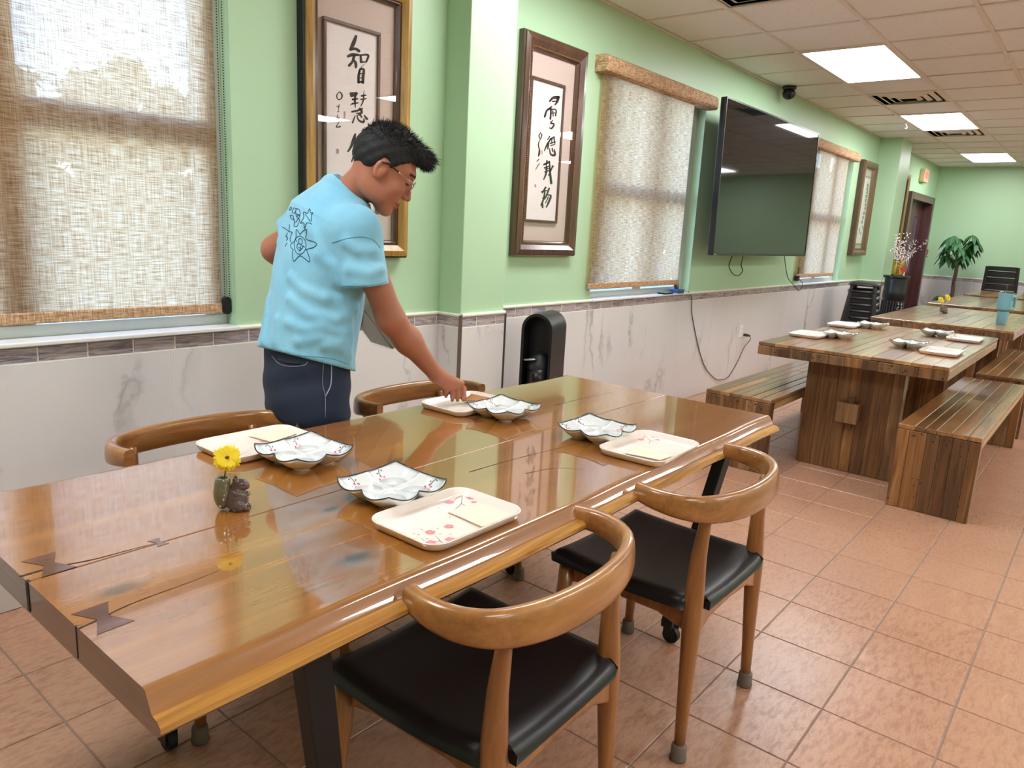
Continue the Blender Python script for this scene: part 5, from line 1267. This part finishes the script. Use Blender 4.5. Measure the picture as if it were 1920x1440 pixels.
# head frame
hth = radians(38); hp = radians(29)
h0 = np.array([cos(hth), -sin(hth), 0.]); hl = np.array([sin(hth), cos(hth), 0.])
hf = h0*cos(hp)-pu*sin(hp); hu = pu*cos(hp)+h0*sin(hp); HR = np.stack([hf, hl, hu])
Hc = at(716, 319, y=-.915)+hl*.073
hw = lambda x, y, z: Hc+hf*x+hl*y+hu*z
def spine_field(P, pts, A, B, fwd, rgt):
    best = None
    for i in range(len(pts)-1):
        a, b = pts[i], pts[i+1]; ab = b-a; t_ = ((P-a)@ab)/(ab@ab)
        tc = np.clip(t_, 0, 1); q = P-(a+tc[..., None]*ab); ax = ab/np.linalg.norm(ab)
        fw = fwd-ax*(fwd@ax); fw = fw/np.linalg.norm(fw)
        ra = A[i]+(A[i+1]-A[i])*tc; rb = B[i]+(B[i+1]-B[i])*tc
        u = (q@fw)/ra; v = (q@rgt)/rb; w_ = (q@ax)/.05
        d = (np.sqrt((np.abs(u)**2.3+np.abs(v)**2.3)**(2/2.3)+w_*w_+1e-12)-1)*np.minimum(ra, rb)
        best = d if best is None else np.minimum(best, d)
    return best
HEM_N = np.array([.33, .0, 1.0]); HEM_N = HEM_N/np.linalg.norm(HEM_N)   # the hem dips towards the front
hemp = at(570, 672, y=-.68)
folds = []
def shirt_sdf(P):
    d = spine_field(P, SP, SA, SB, pf, pr_)
    for S in (Sr, Sl): d = smin(d, cap(P, SP[4]*.55+S*.45-pu*.01, S, .075, .072), .05)
    for (a, b) in ((Sr, Se), (Sl, Sl*.42+El*.58)):
        ax = (b-a)/np.linalg.norm(b-a); s = cap(P, a, b+ax*.05, .069, .074)
        cut = ((P-b)@(ax*.8-pu*.6*(1 if a is Sr else 0))/np.linalg.norm(ax*.8-pu*.6*(1 if a is Sr else 0)))
        d = smin(d, np.maximum(s, cut), .028)
    x, y, z = P[..., 0], P[..., 1], P[..., 2]
    d = d+.0026*np.sin(13*z+19*x-9*y+2*np.sin(11*x+6*z))*np.clip((1.3-z)*3, .3, 1)+.0018*np.sin(29*x-17*z+23*y+2*np.sin(19*z))
    for pts, r, k in folds:
        e = None
        for a, b in zip(pts, pts[1:]):
            c_ = cap(P, a, b, r); e = c_ if e is None else np.minimum(e, c_)
        d = smin(d, e, k)
    d = np.maximum(d, ((P-hemp)@-HEM_N))
    return smax(d, -cap(P, at(653, 354, y=-.757), hw(-.01, 0, .0), .058, .10), .006)
lo = (1.0, -1.12, .72); hi = (1.95, -.22, 1.60)
V0, Q0 = surfnet(shirt_sdf, lo, hi, .014)
bv0 = BVHTree.FromPolygons(V0.tolist(), Q0.tolist())
def shoot(bvh, px, py, off=.0):
    d = CF+CR*(px-960)/FPX+CU*(720-py)/FPX; d = Vector(d).normalized(); h = bvh.ray_cast(Vector(CAM), d)
    return None if h[0] is None else np.array(h[0]+h[1]*(off if h[1].dot(d) < 0 else -off))
def fold(pts, r=.008, k=.026, off=-.002):
    P = [shoot(bv0, a, b, off) for a, b in pts]; P = [p for p in P if p is not None]
    if len(P) > 1: folds.append((P, r, k))
for f_ in ([(545, 560), (580, 590), (630, 600), (665, 580)], [(540, 605), (570, 618), (600, 612), (640, 625)], [(560, 640), (600, 632), (640, 655)], [(520, 600), (516, 640)], [(600, 480), (625, 500), (632, 530)], [(545, 520), (570, 545), (610, 560)],
           [(650, 455), (670, 470), (700, 470)], [(655, 505), (690, 512), (715, 505)], [(575, 420), (590, 440), (600, 470)], [(505, 560), (500, 600), (495, 640)], [(640, 560), (652, 600), (655, 640)], [(610, 650), (640, 640), (655, 668)]): fold(f_)
V1, Q1 = surfnet(shirt_sdf, lo, hi, .0058)
BO = np.array([1.42, -.68, 0.0])       # the person's base
# skin: neck, head, arms, hands
nb = at(648, 372, y=-.757); NBL = tuple((nb-Hc)@HR.T)
def head_sdf(P):
    q = (P-Hc)@HR.T; x, y, z = q[..., 0], q[..., 1], q[..., 2]; ay = np.abs(y); qs = np.stack([x, ay, z], -1)
    d = ell(q, (-.008, 0, .045), (.098, .077, .088))                       # cranium
    d = smin(d, ell(q, (.036, 0, -.015), (.060, .062, .082)), .03)         # face
    d = smin(d, ell(qs, (.012, .046, -.062), (.048, .018, .032)), .03)     # jaw corner
    d = smin(d, ell(q, (.066, 0, -.095), (.026, .028, .020)), .028)        # chin
    d = smin(d, ell(qs, (.062, .040, -.024), (.024, .022, .020)), .02)     # cheek
    d = smin(d, ell(q, (.082, 0, .040), (.018, .050, .014)), .018)         # brow
    d = smax(d, -ell(qs, (.104, .032, .014), (.016, .020, .013)), .012)    # eye hollow
    d = smin(d, ell(qs, (.084, .031, .012), (.0115, .0145, .0105)), .005)  # lidded eye
    d = smin(d, cap(q, (.091, 0, .022), (.112, 0, -.026), .0075, .0105), .012)   # nose
    d = smin(d, ell(qs, (.101, .011, -.030), (.010, .0085, .0075)), .006)
    d = smin(d, ell(q, (.090, 0, -.056), (.013, .023, .0062)), .006)       # lips
    d = smin(d, ell(q, (.087, 0, -.069), (.012, .020, .0068)), .006)
    d = smax(d, -cap(q, (.104, -.022, -.0625), (.104, .022, -.0625), .0022), .003)
    d = smin(d, cap(q, (-.028, 0, -.03), NBL, .050, .052), .03)   # neck
    for s in (-1, 1):                                                      # ears
        c = np.array([-.006, s*.074, .0]); e = ell(q, c, (.019, .0085, .033)); 
        e = smax(e, -ell(q, (-.002, s*.083, .002), (.0125, .009, .023)), .003); e = smin(e, ell(q, (-.001, s*.0755, -.006), (.008, .005, .011)), .004)
        d = smin(d, e, .006)
    return d
cs = [hw(a, b, c) for a in (-.15, .15) for b in (-.11, .11) for c in (-.18, .16)]
V, Q = surfnet(head_sdf, np.min(cs, 0), np.max(cs, 0), .0032)
bodyV, bodyQ, bodyM = [], [], []
def push(V, Q, mi=None):
    o = sum(len(v) for v in bodyV); bodyV.append(V); bodyQ.append(Q+o); bodyM.append(np.zeros(len(Q), int) if mi is None else mi)
fc = ((V[Q].mean(1))-Hc)@HR.T
mi = np.zeros(len(Q), int)
lip = (((fc[:, 0]-.092)/.014)**2+(fc[:, 1]/.022)**2+((fc[:, 2]+.0625)/.0125)**2 < 1) & (fc[:, 0] > .086)
mi[lip] = 1
brow = (np.abs(fc[:, 2]-.040-.12*(.03-np.abs(fc[:, 1]))*(np.abs(fc[:, 1]) > .03)) < .0042) & (np.abs(fc[:, 1]) > .012) & (np.abs(fc[:, 1]) < .052) & (fc[:, 0] > .06)
mi[brow] = 2
lash = (np.abs(fc[:, 2]-.0075) < .0022) & (np.abs(np.abs(fc[:, 1])-.031) < .014) & (fc[:, 0] > .08); mi[lash] = 2
push(V, Q, mi)
# neck down into the shirt plus the trunk under the clothes
def trunk_sdf(P):
    d = cap(P, hw(-.03, 0, -.05), nb, .048, .050); d = smin(d, cap(P, nb, SP[4]-pu*.05, .050, .06), .04)
    d = smin(d, cap(P, Sr*.7+Sl*.3-pu*.06, Sl*.7+Sr*.3-pu*.06, .035), .04)
    return d
pts = np.array([hw(-.05, 0, -.07), nb, SP[4], Sr, Sl]); V, Q = surfnet(trunk_sdf, pts.min(0)-.12, pts.max(0)+.10, .008); push(V, Q)
# right arm with the reaching hand
kn = [at(*p, y=y) for p, y in (((838, 727), -1.000), ((847, 724), -1.012), ((856, 721), -1.020), ((864, 719), -1.022))]   # knuckles little..index
tips = [at(*p, z=z) for p, z in (((836, 744), .768), ((848, 750), .760), ((858, 750), .760), ((868, 749), .762))]
rgt = CR.copy(); away = CF-np.array([0, 0, CF[2]]); away /= np.linalg.norm(away)
def arm_sdf(P):
    d = cap(P, Sr, Er, .050, .042); d = smin(d, cap(P, Er, Er*.62+Wr*.38, .040, .041), .03); d = smin(d, cap(P, Er*.62+Wr*.38, Wr, .040, .026), .03)
    palm = None
    for k in kn:
        c_ = cap(P, Wr*.8+k*.2, k, .018, .0125); palm = c_ if palm is None else smin(palm, c_, .014)
    d = smin(d, palm, .022)
    for k, tip, r in zip(kn, tips, (.0078, .0086, .0090, .0088)):
        k = np.asarray(k); m1 = k*.58+tip*.42+away*.012-rgt*.0+pu*.004; m2 = k*.22+tip*.78+away*.012
        f = smin(cap(P, k, m1, r*1.12, r), cap(P, m1, m2, r, r*.94), .004); f = smin(f, cap(P, m2, tip, r*.94, r*.78), .004); d = smin(d, f, .005)
    tb = Wr*.45+kn[3]*.55+away*.012; tm = kn[3]*.55+tips[3]*.45+away*.030+rgt*.004; tt = tips[3]+away*.016+rgt*.004
    d = smin(d, smin(cap(P, tb, tm, .013, .010), cap(P, tm, tt, .010, .0078), .005), .010)
    return d
pts = np.array([Sr, Er, Wr]+kn+tips); V, Q = surfnet(arm_sdf, pts.min(0)-.07, pts.max(0)+.07, .0036); push(V, Q)
# left arm holding the container
PKC = at(704, 602, y=-.56); 
def larm_sdf(P):
    W2 = PKC+np.array([-.10, .09, .03]); d = cap(P, Sl, El, .050, .042); d = smin(d, cap(P, El, W2, .041, .027), .03)
    pc = PKC+np.array([-.03, .105, -.02]); d = smin(d, cap(P, W2, pc, .026, .022), .03)
    for k in range(4):
        s = np.array([.02, -.03+.022*k, -.045]); d = smin(d, cap(P, pc+np.array([-.02+.02*k, 0, -.02]), PKC+np.array([-.03+.022*k, .075, -.03]), .0095, .0082), .008)
    d = smin(d, cap(P, W2, PKC+np.array([-.03, .06, .045]), .013, .009), .012)
    return d
pts = np.array([Sl, El, PKC, PKC-.08]); V, Q = surfnet(larm_sdf, pts.min(0)-.08, pts.max(0)+.10, .0055); push(V, Q)
person, _ = np_mesh('person', np.concatenate(bodyV), np.concatenate(bodyQ), [SKIN, SKIND, BROW], None, np.concatenate(bodyM).tolist(), origin=BO, relax=1)
tag(person, 'person in a sky blue printed T-shirt and dark jeans leaning to set a tray', 'person')
shirt, VS_ = np_mesh('t_shirt', V1, Q1, SHIRT, person, origin=BO, relax=2)
bvs = BVHTree.FromPolygons(VS_.tolist(), Q1.tolist())
def line_on(bvh, name, pts, r, mat, parent, tf, closed=False, sub=3, off=.0008, mb=None):
    P = []
    Q_ = spline([(a, b, 0) for a, b in pts], sub)
    for q in Q_:
        h = shoot(bvh, *tf(q[0], q[1]), off)
        if h is not None and (not P or np.linalg.norm(h-BO-P[-1]) < .06): P.append(h-BO)
    if len(P) < 2: return None
    m = mb or MB(); m.tube([tuple(p) for p in P], r, 5)
    return None if mb else m.build(name, mat, parent, smooth=True)
# collar rib, sleeve hem, shirt hem
cb = MB(); cc = at(650, 362, y=-.752); ring = []
ca = (hw(-.02, 0, .02)-at(650, 352, y=-.755)); ca /= np.linalg.norm(ca); c1 = np.cross(ca, pr_); c1 /= np.linalg.norm(c1); c2 = np.cross(ca, c1)
for k in range(36):
    a = 2*pi*k/36; ring.append(tuple(cc+(c1*cos(a)+c2*sin(a))*.064-BO-ca*.002))
cb.tube(ring, [(.005, .0085)]*36, 8, closed=True); cb.build('collar', SHIRT, shirt, smooth=True)
tf4 = lambda a, b: (460+a/4, 200+b/4)
sm = MB()
for pts in ([(650, 1020), (720, 1000), (800, 980), (880, 975), (960, 1000), (1010, 1060)], [(722, 1345), (800, 1342), (900, 1340), (1000, 1330), (1060, 1310)]): line_on(bvs, '', pts, .0011, None, None, tf4, mb=sm)
tf5 = lambda a, b: (460+a/4, 500+b/4)
line_on(bvs, '', [(135, 625), (300, 655), (500, 672), (650, 690), (780, 735)], .0011, None, None, tf5, mb=sm)
sm.build('seam', plain('shirt_seam', '#5aa6c9', .9), shirt, smooth=True)
# the line-drawn print on the back of the shirt
tf9 = lambda a, b: (510+a/9.6, 370+b/9.6); pm = MB()
DR = [[(505, 665), (440, 580), (430, 760), (345, 840), (350, 910), (385, 940), (370, 1000), (395, 1155), (500, 1050), (600, 1110), (670, 1165), (680, 1100), (630, 960), (620, 940), (740, 905), (805, 850), (760, 800), (620, 755), (615, 700), (625, 575), (570, 600), (510, 665)],
      [(505, 690), (430, 740), (400, 850), (430, 980), (505, 1025), (580, 980), (615, 880), (590, 760), (505, 690)],
      [(180, 490), (215, 570), (225, 655), (140, 710), (230, 755), (280, 800), (335, 860)], [(190, 535), (270, 580), (310, 620)], [(320, 490), (310, 620)], [(310, 620), (370, 630), (350, 680), (330, 760), (345, 800)], [(275, 820), (240, 885)],
      [(510, 470), (575, 460), (590, 560), (630, 460), (720, 485)], [(510, 470), (575, 365), (565, 280), (600, 270), (640, 290), (680, 205), (700, 280), (740, 280), (715, 320), (705, 430)],
      [(600, 310), (640, 360), (690, 440)], [(315, 230), (345, 170), (355, 215), (320, 235)], [(395, 190), (370, 260), (400, 290), (440, 220), (400, 190)], [(440, 205), (490, 220), (510, 300), (480, 380), (440, 330), (430, 260), (440, 205)],
      [(335, 320), (380, 330), (390, 400), (340, 370), (330, 320)], [(400, 390), (410, 440), (450, 440), (460, 390), (500, 400), (490, 450)], [(410, 440), (400, 520), (460, 520), (480, 460)], [(430, 290), (500, 330)], [(440, 350), (500, 310)],
      [(470, 830), (520, 850), (560, 900), (500, 960), (450, 900), (470, 830)], [(500, 740), (540, 760), (545, 830), (500, 840), (480, 780), (500, 740)], [(440, 780), (450, 800)], [(480, 900), (540, 930)], [(520, 880), (500, 980)], [(560, 870), (590, 900)], [(250, 700), (290, 740), (260, 780)], [(280, 640), (260, 720)]]
for pts in DR: line_on(bvs, '', pts, .0011, None, None, tf9, mb=pm)
pm.build('line_print', INKSH, shirt, smooth=True)['kind'] = 'stuff'
# jeans
PC = at(575, 700, y=-.68)
HipR, HipL = PC+pr_*.085-pu*.02, PC-pr_*.085-pu*.02
FR, FL = np.array([1.43, -.775, .06]), np.array([1.43, -.585, .06])
def jeans_sdf(P):
    d = spine_field(P, [PC-pu*.12, PC-pu*.02, PC+pu*.12], [.122, .128, .125], [.165, .172, .165], pf, pr_)
    for h_, f_ in ((HipR, FR), (HipL, FL)):
        kq = h_*.5+f_*.5+pf*.015; d = smin(d, cap(P, h_-pu*.05, kq, .100, .082), .03); d = smin(d, cap(P, kq, f_+pu*.03, .082, .070), .03)
    d = np.maximum(d, -(P[..., 2]-.055))
    x, y, z = P[..., 0], P[..., 1], P[..., 2]; return d+.0025*np.sin(40*z+12*x)*np.sin(9*y+7*z)+.0015*np.sin(70*z+25*y)
pts = np.array([PC, FR, FL]); VJ, QJ = surfnet(jeans_sdf, pts.min(0)-np.array([.2, .2, .03]), pts.max(0)+np.array([.2, .2, .16]), .009)
jeans, VJ = np_mesh('jeans', VJ, QJ, DENIM, person, origin=BO, relax=2)
bvj = BVHTree.FromPolygons(VJ.tolist(), QJ.tolist()); st = MB()
for pts in ([(200, 670), (255, 728), (340, 748), (440, 740), (470, 712)], [(585, 715), (580, 880), (600, 975), (600, 1130)]): line_on(bvj, '', pts, .0011, None, None, tf5, mb=st)
st.build('stitching', STITCH, jeans, smooth=True); pk = MB(); line_on(bvj, '', [(250, 700), (330, 722), (420, 722)], .006, None, None, tf5, mb=pk, off=-.002); pk.build('pocket_opening', BLACKM, jeans, smooth=True)
pk = MB(); line_on(bvj, '', [(645, 715), (645, 800), (640, 890), (602, 970)], .0019, None, None, tf5, mb=pk); pk.build('piping', plain('pale_piping', '#a9b2c0', .8), jeans, smooth=True)
for f_ in (FR, FL):
    fx = f_-BO; M = Matrix.Translation((fx[0]+.06, fx[1], 0)) @ Matrix.Rotation(-th, 4, 'Z'); g = MB()
    g.loft([[M @ Vector((x*sx, y*sy, z)) for x, y in rrect(.29, .10, .045, 5)] for z, sx, sy in ((0, .98, 1), (.025, 1, 1.02), (.05, .96, .95), (.075, .75, .8), (.09, .45, .62))]); g.build('shoe', SHOE, person, auto=50)
# hair: a close crop that thickens on top, with loose spiky strands
def hair_line(x): return .0022*np.sin(x*900)+np.interp(x, [-.12, -.085, -.05, -.028, -.012, .012, .020, .040, .066, .09], [-.060, -.052, -.032, -.010, .038, .034, .012, .044, .070, .082])
def hair_sdf(P):
    q = (P-Hc)@HR.T; x, y, z = q[..., 0], q[..., 1], q[..., 2]
    d = ell(q, (-.010, 0, .045), (.102, .0810, .091)); d = smin(d, ell(q, (-.004, 0, .072), (.092, .075, .076)), .02)
    d = smin(d, ell(q, (.074, 0, .108), (.046, .052, .026)), .025); d = smin(d, ell(q, (.098, 0, .090), (.026, .044, .018)), .02)
    d = d+.0025*np.sin(150*x+60*y+40*z)*np.sin(120*y+170*z)
    return smax(d, (hair_line(x)-z)*.8, .006)
V, Q = surfnet(hair_sdf, np.min(cs, 0)-.03, np.max(cs, 0)+.04, .0042)
hair, VH = np_mesh('hair', V, Q, HAIRM, person, origin=BO, relax=1)
fnn = np.cross(VH[Q[:, 1]]-VH[Q[:, 0]], VH[Q[:, 2]]-VH[Q[:, 0]]); fnn /= np.linalg.norm(fnn, axis=1)[:, None]+1e-9; fcc = VH[Q].mean(1); loc_ = (fcc-Hc)@HR.T
if (fnn*(fcc-Hc)).sum() < 0: fnn = -fnn
sel = np.where((loc_[:, 2] > -.01))[0]; pick = rng.choice(sel, 5200); hs_ = MB()
for i in pick:
    n_ = fnn[i]; l_ = loc_[i]; top_ = np.clip((l_[2]-.06)/.06, 0, 1); fr_ = np.clip((l_[0]-.03)/.07, 0, 1)
    L_ = (.006+.014*top_+.012*fr_*top_)*rng.uniform(.6, 1.3)
    d_ = n_*(.25+.5*top_-.35*fr_)+hf*(.25*top_+.9*fr_-.25*(1-top_))+hu*(.25*top_-.35*fr_-.8*(1-top_))+rng.normal(0, .22, 3); d_ /= np.linalg.norm(d_); p_ = fcc[i]-n_*.003-BO
    s_ = np.cross(d_, rng.normal(0, 1, 3)); s_ /= np.linalg.norm(s_)+1e-9; s2 = np.cross(d_, s_); wd = .0013
    hs_.add([p_+s_*wd, p_-s_*wd*.5+s2*wd*.87, p_-s_*wd*.5-s2*wd*.87, p_+d_*L_], [(0, 1, 3), (1, 2, 3), (2, 0, 3)])
so = hs_.build('hair_strands', HAIRM, person); so['kind'] = 'stuff'
# glasses
GL = []
gm = MB(); lens = MB()
for s in (-1, 1):
    c = (.108, s*.034, .008); rim = []
    for a, b in rrect(.052, .036, .015, 5): rim.append(hw(c[0]-.10*abs(a*s+.0)*0-.18*(a*s if s*a > 0 else 0)*1.0, c[1]+a, c[2]+b)-BO)
    gm.tube([tuple(p) for p in rim], .0014, 6, closed=True); lens.add([tuple(p) for p in rim], [tuple(range(len(rim)))])
gm.tube([tuple(hw(*p)-BO) for p in ((.108, -.009, .013), (.113, 0, .017), (.108, .009, .013))], .0011, 6)
tb_ = MB()
for s in (-1, 1):
    gm.tube([tuple(hw(*p)-BO) for p in ((.104, s*.060, .014), (.094, s*.071, .018), (.045, s*.0775, .022))], .0015, 6)
    tb_.tube([tuple(hw(*p)-BO) for p in ((.045, s*.0775, .022), (.008, s*.079, .027), (-.012, s*.082, .020))], .0024, 6)
    gm.tube([tuple(hw(*p)-BO) for p in ((.102, s*.012, .002), (.098, s*.010, -.006))], .0012, 5)
g0 = gm.build('glasses', plain('gunmetal_frame', '#b0a9a0', .25, metal=1.0), person, smooth=True)
lens.build('lens', GLASS, g0); tb_.build('temple_tip', BLACK, g0, smooth=True)
# the container of napkins in the left hand, and the napkin being placed
PK = thing('napkin_container', 'clear plastic container of paper napkins held against the blue shirt', 'container', PKC)
Mk = Matrix.Rotation(radians(-12), 4, 'Z') @ Matrix.Rotation(radians(52), 4, 'Y'); ns = MB()
for k in range(7): MB().box(-.092, .092, -.087, .087, -.036+.0105*k, -.0262+.0105*k, M=Mk).build('napkin_layer', plain('grey_napkin', '#8f8672', .9) if k == 0 else bpy.data.materials['grey_napkin'], PK)
sh = MB(); R = lambda w, d, r, z: [Mk @ Vector((x, y, z)) for x, y in rrect(w, d, r, 5)]
sh.loft([R(.19, .18, .02, -.042), R(.20, .19, .025, -.03), R(.205, .195, .025, .034), R(.218, .208, .028, .036)], True, True, False); sh.build('shell', PLASTIC_CLEAR, PK, auto=40)
KN = thing('kraft_napkin', 'brown kraft napkin pinched by the reaching hand on the far tray', 'napkin', at(884, 752, z=.752)); g = MB(); n = 8
a0 = at(868, 752, z=.765); a1 = at(905, 757, z=.7505); a2 = at(930, 748, z=.752); a3 = at(884, 738, z=.764); vs = []; kb0 = at(884, 752, z=.752)
for j in range(n+1):
    for i in range(n+1):
        u, v = i/n, j/n; p = (a0*(1-u)+a1*u)*(1-v)+(a3*(1-u)+a2*u)*v; p = p+np.array([0, 0, .006*sin(pi*u)*(1-v)]); vs.append(p-kb0)
g.add(vs, [(j*(n+1)+i, j*(n+1)+i+1, (j+1)*(n+1)+i+1, (j+1)*(n+1)+i) for j in range(n) for i in range(n)]); so_ = g.build('sheet', KRAFT, KN, smooth=True)
sd = so_.modifiers.new('thick', 'SOLIDIFY'); sd.thickness = .0012
